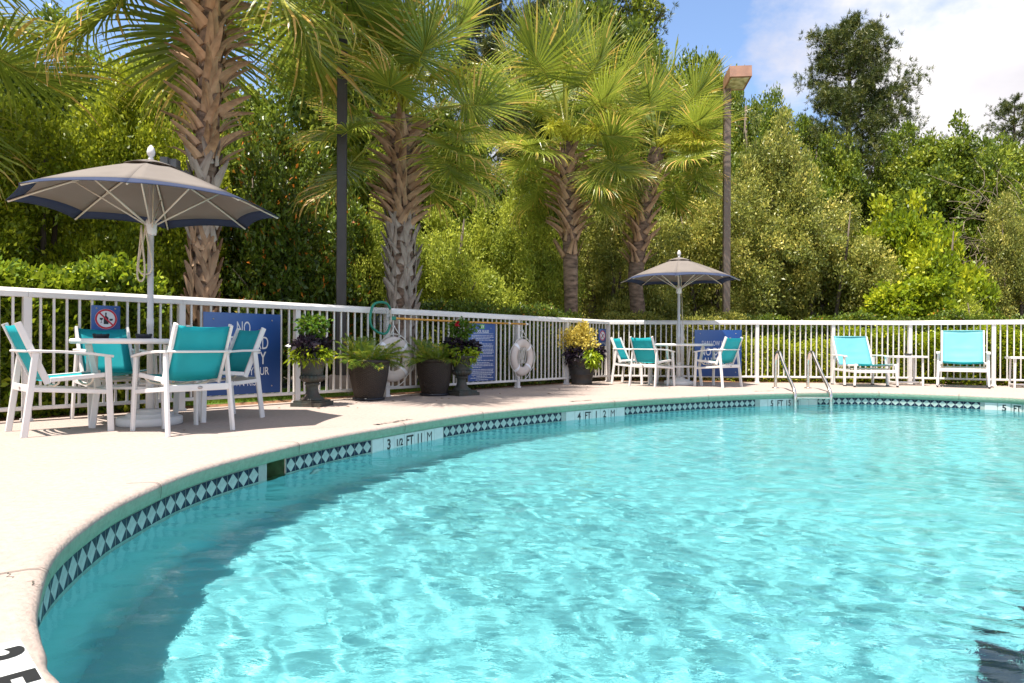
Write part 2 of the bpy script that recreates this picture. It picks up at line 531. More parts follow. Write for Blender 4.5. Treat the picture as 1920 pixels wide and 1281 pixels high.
for k in range(80):
    lam = 0.055 * (8.0 ** rw.random())
    a = rw.normal(1.35, 0.7)
    kx, ky = math.cos(a)*2*math.pi/lam, math.sin(a)*2*math.pi/lam
    env = 0.55 + 0.45*np.sin(X*rw.uniform(0.5, 1.6) + Y*rw.uniform(0.5, 1.6) + rw.random()*7)
    nyq = np.clip((lam/(np.maximum(0.016, Y*0.0030))-2.0)/3.0, 0, 1)
    Z += nyq * lam * 0.0033 * env * np.sin(kx*X + ky*Y + rw.random()*7 + 0.7*np.sin(X*1.7+k) + 0.6*np.sin(Y*1.5+k*2))
# calmer in the lee of the near edge
calm = 0.65 + 0.35*np.clip((Y + 1.2*X - 2.2) / 3.5, 0, 1)
calm = calm * (1.0 - 0.42*np.clip((Y - 3.2 + 0.9*X) / 4.0, 0, 1))
Z = WATER + Z * calm
ny, nx = X.shape
inside = np.zeros(X.shape, dtype=bool)
ex = edge - nrm*0.04
for i in range(NS):
    x1, y1 = ex[i]; x2, y2 = ex[(i+1) % NS]
    if y1 == y2: continue
    c = ((y1 > Y) != (y2 > Y)) & (X < (x2-x1)*(Y-y1)/(y2-y1) + x1)
    inside ^= c
g0 = inside.copy()
for dx in (-1, 0, 1):
    for dy in (-1, 0, 1):
        g0 |= np.roll(np.roll(inside, dx, 1), dy, 0)
idx = np.arange(ny*nx).reshape(ny, nx)
q = g0[:-1, :-1] & g0[1:, :-1] & g0[:-1, 1:] & g0[1:, 1:]
fw = np.stack([idx[:-1, :-1][q], idx[:-1, 1:][q], idx[1:, 1:][q], idx[1:, :-1][q]], 1)
used = np.unique(fw)
remap = np.full(ny*nx, -1); remap[used] = np.arange(len(used))
wv = np.stack([X.ravel(), Y.ravel(), Z.ravel()], 1)[used]
water = link('water', grid_mesh('water', wv, remap[fw], water_mat(), True))
tag(water, 'rippled turquoise swimming pool water', kind='structure')
water.cycles.is_caustics_caster = True

# tile band: each tile a piece of the pool wall
def tile_mesh(name, w, h, mats, diamond):
    mb = MB()
    d = 0.007
    x, z = w/2, h/2
    if diamond:
        v = [(-x, d, -z), (x, d, -z), (x, d, z), (-x, d, z), (0, d, -z), (x, d, 0), (0, d, z), (-x, d, 0)]
        mb.add(v, [(4, 5, 6, 7)], 0)
        mb.add(v, [(0, 4, 7), (4, 1, 5), (5, 2, 6), (7, 6, 3)], 1)
    else:
        mb.add([(-x, d, -z), (x, d, -z), (x, d, z), (-x, d, z)], [(0, 1, 2, 3)], 0)
    mb.add([(-x, d, -z), (x, d, -z), (x, d, z), (-x, d, z), (-x, 0, -z), (x, 0, -z), (x, 0, z), (-x, 0, z)],
           [(4, 5, 1, 0), (5, 6, 2, 1), (6, 7, 3, 2), (7, 4, 0, 3)], 0)
    return mb.mesh(name, mats)
T_W = 0.1035
tmesh = tile_mesh('tile', 0.0995, 0.0995, [M['tile_light'], M['tile_dark']], True)
mmesh = tile_mesh('marker_tile', 0.148, 0.148, [M['tile_white']], False)
def place_wall(me, name, s, z, off, parent):
    p, n, t = edge_at(s, off)
    o = link(name, me, parent)
    # local x along the edge, local y towards the water
    o.matrix_local = Matrix(((t[0], n[0], 0, p[0]), (t[1], n[1], 0, p[1]), (0, 0, 1, z), (0, 0, 0, 1)))
    if t[0]*n[1] - t[1]*n[0] < 0:      # keep it right handed
        o.matrix_local = Matrix(((-t[0], n[0], 0, p[0]), (-t[1], n[1], 0, p[1]), (0, 0, 1, z), (0, 0, 0, 1)))
    return o
mk = [(702, ['', '3', '1/2', 'FT', '11', 'M', '']), (1065, ['', '4', 'FT', '1', '2', 'M', '']), (1428, ['', '5', 'FT', '15', 'M', '', '']), (1845, ['', '5', 'FT', '15', 'M', '', ''])]
mr = []
for px, words in mk:
    s0 = s_of_px(px)
    mr.append((s0, s0 + 7*0.152))
    for k, wd in enumerate(words):
        o = place_wall(mmesh, 'marker_tile', s0 + (k+0.5)*0.152, -0.174, -0.034, pool_wall)
        if wd:
            size = 0.125 if len(wd) < 3 else 0.085
            tm = text_mesh(wd, size, M['ink'], 0.82 if len(wd) == 2 else 0.95, bold=0.0 if wd == 'M' else 0.003)
            flipx = -1 if o.matrix_local[0][0]*0 + (o.matrix_local.to_3x3() @ Vector((1, 0, 0))).x < 0 else 1
            tx = link('lettering', tm, o)
            # text plane x-y -> tile plane x-z, readable from the water
            tx.matrix_local = Matrix(((-1, 0, 0, 0), (0, 0, 1, 0.0085), (0, 1, 0, 0.004), (0, 0, 0, 1)))
s = s_of_px(90) - 1.2
s_end = s_of_px(1845) + 3.2
while s < s_end:
    mid = s + T_W/2
    hit = [b for a, b in mr if a - T_W*0.4 < mid < b + T_W*0.3]
    if hit:
        s = hit[0] + 0.003; continue
    if sk0 - 0.05 < mid < sk1 + 0.05:
        s += T_W; continue
    o = place_wall(tmesh, 'tile', mid, -0.151, -0.034, pool_wall)
    s += T_W
# skimmer throat behind the gap
p, n, t = edge_at((sk0+sk1)/2, -0.034)
wid = sk1 - sk0 + 0.06
M['skim'] = pm('green_skimmer_plastic', (0.13, 0.22, 0.10), 0.5, 0.35, 8, c2=(0.07, 0.08, 0.035))
skm = empty('skimmer', (p[0], p[1], 0))
ang = math.atan2(t[1], t[0])
skm.rotation_euler = (0, 0, ang)
sgn = 1 if (Vector((-math.sin(ang), math.cos(ang))).dot(Vector(n)) > 0) else -1
tag(skm, 'open green skimmer mouth in the tile band under the coping', 'skimmer')
mb = MB()
y0, y1 = -0.002*sgn, -0.30*sgn
mb.add([(-wid/2, y0, -0.095), (wid/2, y0, -0.095), (wid/2, y0, -0.29), (-wid/2, y0, -0.29), (-wid/2, y1, -0.095), (wid/2, y1, -0.095), (wid/2, y1, -0.29), (-wid/2, y1, -0.29)],
       [(0, 1, 5, 4), (1, 2, 6, 5), (2, 3, 7, 6), (3, 0, 4, 7), (4, 5, 6, 7)])
mb.build('throat', M['skim'], skm)
mb = MB(); mb.bar((-wid/2+0.02, -0.16*sgn, -0.20), (wid/2-0.02, -0.16*sgn, -0.20), 0.02, 0.09, (0, 1, 0)); mb.build('weir_flap', M['skim'], skm)
# round return fitting on the wall below the skimmer
p, n, t = edge_at(s_of_px(600), -0.030)
rf = empty('return_fitting', (p[0], p[1], -0.42)); rf.rotation_euler = (0, 0, math.atan2(n[1], n[0]))
tag(rf, 'small round white return fitting on the pool wall under water', 'fitting')
mb = MB(); mb.tube([(0, 0, 0), (0.016, 0, 0)], 0.06, 16); mb.build('flange', M['tile_white'], rf)
mb = MB(); mb.tube([(0.014, 0, 0), (0.024, 0, 0)], 0.022, 12); mb.build('nozzle', M['grout'], rf)

# dark trim tiles on the floor near the steps
ft = MB(); ft.box((0, 0, 0), (0.145, 0.145, 0.012)); ftm = ft.mesh('floor_tile', M['floor_tile'])
arc = [Vector((1.88, 2.34)), Vector((1.93, 2.66)), Vector((2.12, 3.00)), Vector((2.48, 3.28)), Vector((2.9, 3.36)), Vector((3.5, 3.42))]
for k in range(14):
    u = k/13*4.999; a0 = arc[int(u)]; a1 = arc[int(u)+1]; w_ = u-int(u)
    c_t = a0*(1-w_) + a1*w_; dd_ = (a1-a0).normalized()
    for r_ in range(2):
        q_ = c_t + Vector((dd_.y, -dd_.x))*0.15*r_
        if (k*7 + r_*3) % 10 in (2, 9): continue
        link('floor_tile', ftm, pool_floor, (q_.x, q_.y, float(floor_z(q_.x, q_.y)) + 0.006), (0, 0, math.atan2(dd_.y, dd_.x)))

# depth numbers inlaid in the deck
def deck_marker(px, py, words, label, size, dirv):
    """words read along dirv with their tops towards the pool"""
    base = G(px, py) if px is not None else Vector((*py, 0))
    d = Vector(dirv).normalized()
    e = empty('deck_depth_marker', (base.x, base.y, 0.004))
    e.rotation_euler = (0, 0, math.atan2(d.y, d.x))
    tag(e, label, 'depth marker')
    for k, wd in enumerate(words):
        mb = MB(); mb.box((0, 0, 0), (size*0.975, size*0.975, 0.006)); tl = mb.build('tile', M['tile_white'], e, (k*size, 0, 0))
        if wd:
            tx = link('lettering', text_mesh(wd, size*1.12, M['ink'], 0.9 if len(wd) < 2 else 0.62, bold=0.006), tl, (0, 0, 0.0045))
e_ = Vector((-1.068+1.175, 2.034-2.18, 0))
pA = G(28, 1232)
deck_marker(None, (-1.165, 1.513), ['3', 'F', 'T'], 'white deck tiles with black depth figures nearest the camera', 0.154, (0.70, -0.714, 0))
def stencil(px, py, body, label, size):
    base = G(px, py)
    s_ = s_of_px(px); p, n, t = edge_at(s_)
    me = text_mesh(body, size, M['ink'], 0.9, bold=0.002)
    o = link('deck_stencil', me, None, (base.x, base.y, 0.004), (0, 0, math.atan2(t[1], t[0]) + math.pi))
    tag(o, label, 'deck lettering')
    return o
stencil(738, 792, '3 1/2 FT 11 M', 'black depth figures on the deck beside the two wicker planters', 0.10)
stencil(1090, 752, '4 FT 12 M', 'black depth figures on the deck below the yellow shrub', 0.10)
stencil(1432, 733.5, '5 FT 15 M', 'black depth figures on the deck beside the ladder foot', 0.10)

# saw cuts across the coping, hairline cracks and a few fallen leaves
M['joint'] = pm('joint_dirt', (0.085, 0.075, 0.055), 0.9, 0.4, 30)
for px in (90, 300, 562, 760, 905, 1152, 1330, 1648, 1800):
    s_ = s_of_px(px); mb = MB()
    prof_j = [(-0.17, 0.0015), (-0.05, 0.0055), (-0.018, 0.003), (-0.003, -0.006), (0.0035, -0.022), (0.002, -0.05), (-0.002, -0.078)]
    v = []
    for o_, z_ in prof_j:
        for ds in (-0.0025, 0.0025):
            p_, n_, t_ = edge_at(s_ + ds, o_ + 0.004); v.append((p_[0], p_[1], z_ + 0.0015))
    mb.add(v, [(2*i, 2*i+1, 2*i+3, 2*i+2) for i in range(len(prof_j)-1)])
    mb.build('joint', M['joint'], coping)
rk = random.Random(21)
for a_, b_ in ((G(44, 1088), G(82, 1100)), (G(0, 1075), G(44, 1088)), (G(395, 822), G(470, 818)), (G(560, 806), G(640, 800)), (G(1120, 748), G(1180, 747))):
    mb = MB(); v = []
    dd_ = (b_-a_); sd_ = Vector((-dd_.y, dd_.x, 0)).normalized()
    for i in range(15):
        t = i/14; p_ = a_ + dd_*t + sd_*rk.uniform(-0.012, 0.012); w_ = 0.0016*math.sin(math.pi*(0.1+0.8*t)) + 0.0006
        v += [tuple(p_ - sd_*w_ + Vector((0, 0, 0.003))), tuple(p_ + sd_*w_ + Vector((0, 0, 0.003)))]
    mb.add(v, [(2*i, 2*i+1, 2*i+3, 2*i+2) for i in range(14)]); mb.build('crack', M['joint'], deck)
M['litter'] = pm('dry_leaf', (0.16, 0.085, 0.035), 0.8, 0.4, 20)
mb = MB()
for k in range(46):
    u = rk.uniform(0, 9.0); p_ = P50 + d1*u + n1*abs(rk.gauss(0.15, 0.55))
    if k % 6 == 0: p_ = Vector((rk.uniform(-3.5, 6), rk.uniform(10.5, 12.5), 0))
    q_, _n, _t = edge_at(float(ss[int(np.argmin(np.linalg.norm(edge - np.array(p_.xy), axis=1)))]))
    if (p_.xy - Vector(q_)).dot(Vector(_n)) > -0.2: continue
    a_ = rk.uniform(0, 6.28); L_ = rk.uniform(0.015, 0.04); c_v = Vector((math.cos(a_), math.sin(a_), 0)); s_v = Vector((-math.sin(a_), math.cos(a_), 0))
    mb.add([tuple(p_ + c_v*L_ + Vector((0, 0, .006))), tuple(p_ + s_v*L_*0.4 + Vector((0, 0, .012))), tuple(p_ - c_v*L_ + Vector((0, 0, .004))), tuple(p_ - s_v*L_*0.4 + Vector((0, 0, .010)))], [(0, 1, 2, 3)])
lit = mb.build('leaf_litter', M['litter']); tag(lit, 'few dry fallen leaves lying on the deck', 'leaf litter', kind='stuff')

# ------------------------------------------------------------------ fence
fence = empty('fence', tuple(P50))
tag(fence, 'long white metal picket fence with rounded top rail behind the pool deck', 'fence')
def fw_(p):
    return Vector(p) - P50
bal = MB(); bal.box((0, 0, 0.62), (0.019, 0.019, 1.02)); bal_me = bal.mesh('baluster', M['white'])
pst = MB(); pst.box((0, 0, 0.575), (0.064, 0.064, 1.15)); pst.box((0, 0, 0.012), (0.085, 0.085, 0.024)); pst_me = pst.mesh('post', M['white'])
def fence_run(A, B, npan, nbal, first_post=True, last_post=True):
    d = (B - A); L = d.length; d = d / L
    nrmv = Vector((d.y, -d.x, 0))
    rz = math.atan2(d.y, d.x)
    pl = L / npan
    # top rail: bread-loaf section
    mb = MB()
    sec = [(-0.045, 1.125), (0.045, 1.125), (0.045, 1.172), (0.030, 1.196), (0.012, 1.206), (-0.012, 1.206), (-0.030, 1.196), (-0.045, 1.172)]
    for k in range(npan):
        a = A + d * (pl*k + (0.0 if k == 0 else 0.001)); b = A + d * (pl*(k+1) - 0.001)
        m2 = MB()
        v = [tuple(fw_(e) + nrmv*x + Vector((0, 0, z))) for e in (a, b) for x, z in sec]
        m2.add(v, [(i, (i+1) % 8, 8+(i+1) % 8, 8+i) for i in range(8)] + [tuple(range(7, -1, -1)), tuple(range(8, 16))])
        m2.build('top_rail', M['white'], fence)
        m3 = MB(); m3.bar(fw_(a + d*0.033) + Vector((0, 0, 0.115)), fw_(b - d*0.033) + Vector((0, 0, 0.115)), 0.034, 0.036, tuple(nrmv))
        m3.build('bottom_rail', M['white'], fence)
        for j in range(1, nbal+1):
            q = A + d * (pl*k + pl*j/(nbal+1))
            link('baluster', bal_me, fence, fw_(q), (0, 0, rz))
        if k > 0 or first_post:
            link('post', pst_me, fence, fw_(A + d*pl*k), (0, 0, rz))
    if last_post:
        link('post', pst_me, fence, fw_(B), (0, 0, rz))
fence_run(P50 - d1*1.369, C1, 8, 12)
fence_run(C1, C2, 4, 13, first_post=False)
fence_run(C2, C2 + d3*1.33*4, 4, 12, first_post=False)

# ------------------------------------------------------------------ sling chairs
def sling_mat(name, c, tc):
    m, t, b = node_mat(name)
    co = t.nodes.new('ShaderNodeTexCoord')
    w = t.nodes.new('ShaderNodeTexWave'); w.inputs['Scale'].default_value = 160; w.bands_direction = 'X'
    w2 = t.nodes.new('ShaderNodeTexWave'); w2.inputs['Scale'].default_value = 160; w2.bands_direction = 'Z'
    n = t.nodes.new('ShaderNodeTexNoise'); n.inputs['Scale'].default_value = 6
    for q in (w, w2, n):
        t.links.new(co.outputs['Object'], q.inputs['Vector'])
    ad = t.nodes.new('ShaderNodeMath'); ad.operation = 'ADD'
    t.links.new(w.outputs['Fac'], ad.inputs[0]); t.links.new(w2.outputs['Fac'], ad.inputs[1])
    bp = t.nodes.new('ShaderNodeBump'); bp.inputs['Strength'].default_value = 0.15; bp.inputs['Distance'].default_value = 0.002
    t.links.new(ad.outputs[0], bp.inputs['Height']); t.links.new(bp.outputs[0], b.inputs['Normal'])
    r = t.nodes.new('ShaderNodeValToRGB')
    r.color_ramp.elements[0].position = 0.3; r.color_ramp.elements[0].color = (*[x*0.88 for x in c], 1)
    r.color_ramp.elements[1].position = 0.7; r.color_ramp.elements[1].color = (*c, 1)
    t.links.new(n.outputs['Fac'], r.inputs[0]); t.links.new(r.outputs[0], b.inputs['Base Color'])
    b.inputs['Roughness'].default_value = 0.6
    tr = t.nodes.new('ShaderNodeBsdfTranslucent'); tr.inputs['Color'].default_value = (*tc, 1)
    ms = t.nodes.new('ShaderNodeMixShader'); ms.inputs[0].default_value = 0.35
    t.links.new(b.outputs[0], ms.inputs[1]); t.links.new(tr.outputs[0], ms.inputs[2])
    t.links.new(ms.outputs[0], t.nodes['Material Output'].inputs['Surface'])
    return m
M['sling'] = sling_mat('teal_sling', (0.012, 0.47, 0.52), (0.01, 0.60, 0.65))
M['sling_pale'] = sling_mat('pale_teal_sling', (0.20, 0.60, 0.66), (0.2, 0.55, 0.6))

def sheet(rows, th=0.004):
    """rows of points -> a thin closed sheet"""
    nr, ncol = len(rows), len(rows[0])
    P = [[Vector(p) for p in r] for r in rows]
    nv = []
    for i in range(nr):
        for j in range(ncol):
            du = P[i][min(j+1, ncol-1)] - P[i][max(j-1, 0)]
            dw = P[min(i+1, nr-1)][j] - P[max(i-1, 0)][j]
            nv.append(du.cross(dw).normalized())
    top = [P[i][j] + nv[i*ncol+j]*th/2 for i in range(nr) for j in range(ncol)]
    bot = [P[i][j] - nv[i*ncol+j]*th/2 for i in range(nr) for j in range(ncol)]
    N = nr*ncol
    f = []
    for i in range(nr-1):
        for j in range(ncol-1):
            a = i*ncol+j
            f.append((a, a+1, a+ncol+1, a+ncol)); f.append((N+a, N+a+ncol, N+a+ncol+1, N+a+1))
    for i in range(nr-1):
        a = i*ncol; b = a+ncol
        f.append((a, b, N+b, N+a)); a += ncol-1; b += ncol-1; f.append((a, N+a, N+b, b))
    for j in range(ncol-1):
        a = j; f.append((a, N+a, N+a+1, a+1)); a = (nr-1)*ncol+j; f.append((a, a+1, N+a+1, N+a))
    return top + bot, f

def make_chair():
    r = empty('sling_chair')
    r.scale = (0.88, 1, 1)
    W = 0.255                                                  # half width at the stiles
    top, bot = Vector((0, -0.335, 0.862)), Vector((0, -0.150, 0.415))
    frt = Vector((0, 0.27, 0.455))
    for sx in (-1, 1):
        X = lambda v, x: Vector((sx*x, v.y, v.z))
        mb = MB(); mb.bar(X(top, W), X(bot, W) - Vector((0, -0.01, 0.02)), 0.026, 0.046); mb.build('back_stile', M['white'], r)
        mb = MB(); mb.bar(X(bot, W) + Vector((0, 0.025, 0.01)), X(frt, W), 0.026, 0.036); mb.build('seat_rail', M['white'], r)
        mb = MB(); mb.bar((sx*0.300, -0.300, 0.0), (sx*0.283, -0.225, 0.634), 0.028, 0.046); mb.build('rear_leg', M['white'], r)
        mb = MB(); mb.bar((sx*0.300, 0.285, 0.0), (sx*0.283, 0.265, 0.600), 0.028, 0.046); mb.build('front_leg', M['white'], r)
        mb = MB(); mb.path_bar([(sx*0.283, -0.262, 0.646), (sx*0.290, -0.10, 0.645), (sx*0.292, 0.10, 0.632), (sx*0.286, 0.30, 0.604)], 0.050, 0.020); mb.build('armrest', M['white'], r)
        mb = MB(); mb.bar((sx*0.2935, -0.250, 0.358), (sx*0.2915, 0.252, 0.318), 0.020, 0.034); mb.build('side_stretcher', M['white'], r)
    cb = MB(); cb.bar((-0.276, -0.263, 0.362), (0.276, -0.263, 0.362), 0.024, 0.054, (0, 1, 0)); cbo = cb.build('rear_crossbar', M['white'], r)
    bd = MB(); bd.lathe([(0.0005, 0.0), (0.024, 0.0), (0.022, 0.004), (0.0005, 0.004)], 16, cap=False)
    bo = bd.build('badge', M['badge'], cbo, (0.0, -0.2752, 0.362), (R(90), 0, 0)); bo.scale = (1.0, 0.55, 1)
    mb = MB(); mb.bar((-0.276, 0.262, 0.322), (0.276, 0.262, 0.322), 0.022, 0.034, (0, 1, 0)); mb.build('front_crossbar', M['white'], r)
    mb = MB(); mb.tube([(-0.285, -0.255, 0.648), (-0.25, -0.295, 0.647), (-0.15, -0.310, 0.647), (0, -0.318, 0.647), (0.15, -0.310, 0.647), (0.25, -0.295, 0.647), (0.285, -0.255, 0.648)], 0.0095, 8); mb.build('back_bar', M['white'], r)
    for y in (-0.06, 0.17):
        mb = MB(); mb.tube([(-0.25, y, 0.43), (-0.2, y, 0.395), (-0.08, y, 0.372), (0.08, y, 0.372), (0.2, y, 0.395), (0.25, y, 0.43)], 0.0095, 8); mb.build('seat_brace', M['cream'], r)
    rows = []
    for i in range(7):
        u = i/6
        y = top.y*(1-u) + bot.y*u; z = (top.z-0.012)*(1-u) + (bot.z+0.008)*u
        rows.append([(-0.243 + 0.486*j/8, y - 0.030*math.sin(math.pi*j/8)*(0.5+0.5*u) - 0.006*math.sin(math.pi*u), z - (0.012*math.sin(math.pi*j/8) if i == 0 else 0)) for j in range(9)])
    v, f = sheet(rows); mb = MB(); mb.add(v, f, 0, True); sb = mb.build('back_sling', M['sling'], r)
    ctag = MB(); ctag.box((-0.15, -0.352, 0.846), (0.05, 0.004, 0.014)); ctag.build('care_tag', M['badge'], sb)
    rows = []
    for i in range(8):
        u = i/7
        y = bot.y*(1-u) + (frt.y+0.004)*u; z = (bot.z+0.012)*(1-u) + (frt.z+0.006)*u
        rows.append([(-0.243 + 0.486*j/8, y, z - 0.035*math.sin(math.pi*j/8)*math.sin(math.pi*(0.15+0.75*u))) for j in range(9)])
    v, f = sheet(rows); mb = MB(); mb.add(v, f, 0, True); mb.build('seat_sling', M['sling'], r)
    return r
chair0 = make_chair()
used_chair = [False]
def place_chair(x, y, fx, fy, label, group):
    o = chair0 if not used_chair[0] else copy_tree(chair0)
    used_chair[0] = True
    o.location = (x, y, 0.0)
    o.rotation_euler = (0, 0, math.atan2(fy, fx) - math.pi/2)
    tag(o, label, 'chair', group)
    return o
TN = Vector((-3.18, 6.00, 0)); TF = Vector((3.04, 12.45, 0))
g1 = 'teal sling chairs at the pool tables'
place_chair(-2.69, 5.58, -0.795, 0.606, 'teal sling chair with its back to the camera, covering the lifeguard sign edge', g1)
place_chair(-3.63, 5.50, 0.69, 0.73, 'teal sling chair seen from its side at the far left of the picture', g1)
place_chair(-2.80, 6.52, -0.62, -0.78, 'teal sling chair in front of the no lifeguard sign, facing the near table', g1)
place_chair(-3.72, 6.40, 0.76, -0.65, 'teal sling chair between the near table and the no alcohol sign', g1)
place_chair(2.47, 12.02, 0.72, 0.69, 'teal sling chair in front of the far table, seen from behind at its left', g1)
place_chair(3.60, 11.95, -0.6, 0.8, 'teal sling chair in front of the shallow water sign', g1)
place_chair(2.26, 12.83, 0.85, -0.5, 'half hidden teal sling chair next to the fence corner', g1)

# ------------------------------------------------------------------ tables, umbrella bases, umbrellas
def make_table():
    r = empty('round_table')
    mb = MB(); mb.lathe([(0.02, 0.705), (0.585, 0.705), (0.60, 0.712), (0.602, 0.735), (0.592, 0.748), (0.02, 0.748)], 48, cap=False); mb.build('table_top', M['white'], r)
    for k in range(4):
        a = R(45 + 90*k)
        c, s_ = math.cos(a), math.sin(a)
        mb = MB(); mb.path_bar([(0.47*c, 0.47*s_, 0.704), (0.40*c, 0.40*s_, 0.36), (0.44*c, 0.44*s_, 0.0)], 0.03, 0.05, (-s_, c, 0)); mb.build('leg', M['white'], r)
        b = a + R(90)
        mb = MB(); mb.bar((0.392*c, 0.392*s_, 0.335), (0.392*math.cos(b), 0.392*math.sin(b), 0.335), 0.024, 0.03, (0, 0, 1)); mb.build('stretcher', M['white'], r)
    mb = MB(); mb.lathe([(0.045, 0.748), (0.052, 0.751), (0.045, 0.756), (0.03, 0.756)], 20, cap=False); mb.build('umbrella_ring', M['white'], r)
    return r
def make_base():
    r = empty('umbrella_base')
    mb = MB(); mb.lathe([(0.255, 0.0), (0.262, 0.01), (0.262, 0.062), (0.25, 0.07), (0.19, 0.072), (0.185, 0.095), (0.175, 0.10), (0.12, 0.102), (0.112, 0.128), (0.10, 0.132), (0.032, 0.134)], 40); mb.build('stepped_slab', M['white'], r)
    mb = MB(); mb.lathe([(0.034, 0.12), (0.034, 0.40), (0.029, 0.41)], 20); mb.build('sleeve', M['white'], r)
    return r
M['canopy'] = None
def fabric_mat(name, c, tcol, tf):
    m, t, b = node_mat(name)
    co = t.nodes.new('ShaderNodeTexCoord')
    n = t.nodes.new('ShaderNodeTexNoise'); n.inputs['Scale'].default_value = 3; n.inputs['Detail'].default_value = 6
    n2 = t.nodes.new('ShaderNodeTexNoise'); n2.inputs['Scale'].default_value = 300
    t.links.new(co.outputs['Object'], n.inputs['Vector']); t.links.new(co.outputs['Object'], n2.inputs['Vector'])
    r = t.nodes.new('ShaderNodeValToRGB')
    r.color_ramp.elements[0].position = 0.3; r.color_ramp.elements[0].color = (*[x*0.85 for x in c], 1)
    r.color_ramp.elements[1].position = 0.7; r.color_ramp.elements[1].color = (*c, 1)
    t.links.new(n.outputs['Fac'], r.inputs[0]); t.links.new(r.outputs[0], b.inputs['Base Color'])
    b.inputs['Roughness'].default_value = 0.85; b.inputs['Specular IOR Level'].default_value = 0.15
    bp = t.nodes.new('ShaderNodeBump'); bp.inputs['Strength'].default_value = 0.2; bp.inputs['Distance'].default_value = 0.002
    t.links.new(n2.outputs['Fac'], bp.inputs['Height']); t.links.new(bp.outputs[0], b.inputs['Normal'])
    tr = t.nodes.new('ShaderNodeBsdfTranslucent'); tr.inputs['Color'].default_value = (*tcol, 1)
    ms = t.nodes.new('ShaderNodeMixShader'); ms.inputs[0].default_value = tf
    t.links.new(b.outputs[0], ms.inputs[1]); t.links.new(tr.outputs[0], ms.inputs[2])
    t.links.new(ms.outputs[0], t.nodes['Material Output'].inputs['Surface'])
    return m
M['canopy'] = fabric_mat('taupe_canvas', (0.255, 0.225, 0.205), (0.40, 0.335, 0.285), 0.24)
M['navy'] = fabric_mat('navy_canvas', (0.046, 0.060, 0.115), (0.05, 0.065, 0.12), 0.10)
def make_umbrella():
    r = empty('patio_umbrella')
    RR = 1.075; ZT, ZR = 2.30, 1.885
    def rib(k, v):
        a = R(22.5 + 45*k)
        return Vector((RR*v*math.cos(a), RR*v*math.sin(a), ZT - (ZT-ZR)*(v**1.22)))
    vb = 0.875
    for k in range(8):
        for name, v0, v1, mat, nv in (('canopy_panel', 0.10, vb, 'canopy', 8), ('canopy_border', vb, 1.0, 'navy', 3)):
            rows = []
            for i in range(nv+1):
                v = v0 + (v1-v0)*i/nv
                row = []
                for j in range(9):
                    u = j/8
                    b = 4*u*(1-u)
                    vv = v * (1 - 0.035*b*(v**2))
                    p = rib(k, vv)*(1-u) + rib(k+1, vv)*u
                    p.z += 0.012*b*v*v - 0.02*b*v*(1-v)*2
                    row.append(p)
                rows.append(row)
            v_, f_ = sheet(rows, 0.003); mb = MB(); mb.add(v_, f_, 0, True); mb.build(name, M[mat], r)
    # vent cap lifted above the crown
    rows = []
    for k in range(8):
        rows = []
        for i in range(4):
            v = 0.02 + 0.20*i/3
            row = []
            for j in range(5):
                u = j/4; b = 4*u*(1-u)
                p = rib(k, v*(1-0.05*b))*(1-u) + rib(k+1, v*(1-0.05*b))*u
                p.z += 0.014 + 0.010*(1-i/3) + 0.010*b*(i/3)
                row.append(p)
            rows.append(row)
        v_, f_ = sheet(rows, 0.003); mb = MB(); mb.add(v_, f_, 0, True); mb.build('vent_panel', M['canopy'], r)
    mb = MB(); mb.lathe([(0.018, 2.30), (0.022, 2.335), (0.014, 2.345), (0.030, 2.365), (0.035, 2.39), (0.026, 2.425), (0.008, 2.45), (0.001, 2.453)], 16); mb.build('finial', M['white'], r)
    mb = MB(); mb.lathe([(0.0265, 0.10), (0.0265, 0.86), (0.029, 0.862), (0.029, 0.93), (0.0255, 0.932), (0.0255, 2.30)], 16); mb.build('pole', M['white'], r)
    mb = MB(); mb.lathe([(0.03, 1.66), (0.045, 1.665), (0.05, 1.70), (0.05, 1.76), (0.038, 1.79), (0.03, 1.80)], 16); mb.build('runner_hub', M['white'], r)
    mb = MB(); mb.lathe([(0.03, 2.22), (0.05, 2.225), (0.05, 2.27), (0.03, 2.28)], 16); mb.build('crown_hub', M['white'], r)
    for k in range(8):
        a = R(22.5 + 45*k)
        pts = [rib(k, v) - Vector((0, 0, 0.014)) for v in (0.04, 0.25, 0.5, 0.75, 0.985)]
        mb = MB(); mb.tube(pts, 0.0085, 6); mb.build('rib', M['cream'], r)
        e = rib(k, 0.54) - Vector((0, 0, 0.018))
        mb = MB(); mb.tube([(0.045*math.cos(a), 0.045*math.sin(a), 1.755), tuple(e)], 0.0075, 6)
        mb.box(tuple(e), (0.03, 0.02, 0.022), 0, a); mb.build('strut', M['cream'], r)
    return r
table = make_table(); base = make_base(); umb = make_umbrella()
M['cord'] = pm('cream_cord', (0.62, 0.52, 0.38), 0.8, 0.15, 20)
def set_at(P, first, rz, tl, bl, ul):
    t_ = table if first else copy_tree(table); b_ = base if first else copy_tree(base); u_ = umb if first else copy_tree(umb)
    for o, l, c, g in ((t_, tl, 'table', 'round white pool tables'), (b_, bl, 'umbrella base', 'umbrella bases'), (u_, ul, 'umbrella', 'taupe patio umbrellas')):
        o.location = tuple(P); o.rotation_euler = (0, 0, rz); tag(o, l, c, g)
    return u_
uF_src = set_at(TN, True, R(-3), 'round white table under the large near umbrella', 'stepped round white base under the near table', 'large near taupe umbrella with navy border and looped cord')
uF = set_at(TF, False, R(6), 'round white table under the far umbrella by the fence corner', 'stepped round white base under the far table', 'smaller looking far taupe umbrella in front of the lamp post')
cd = MB()
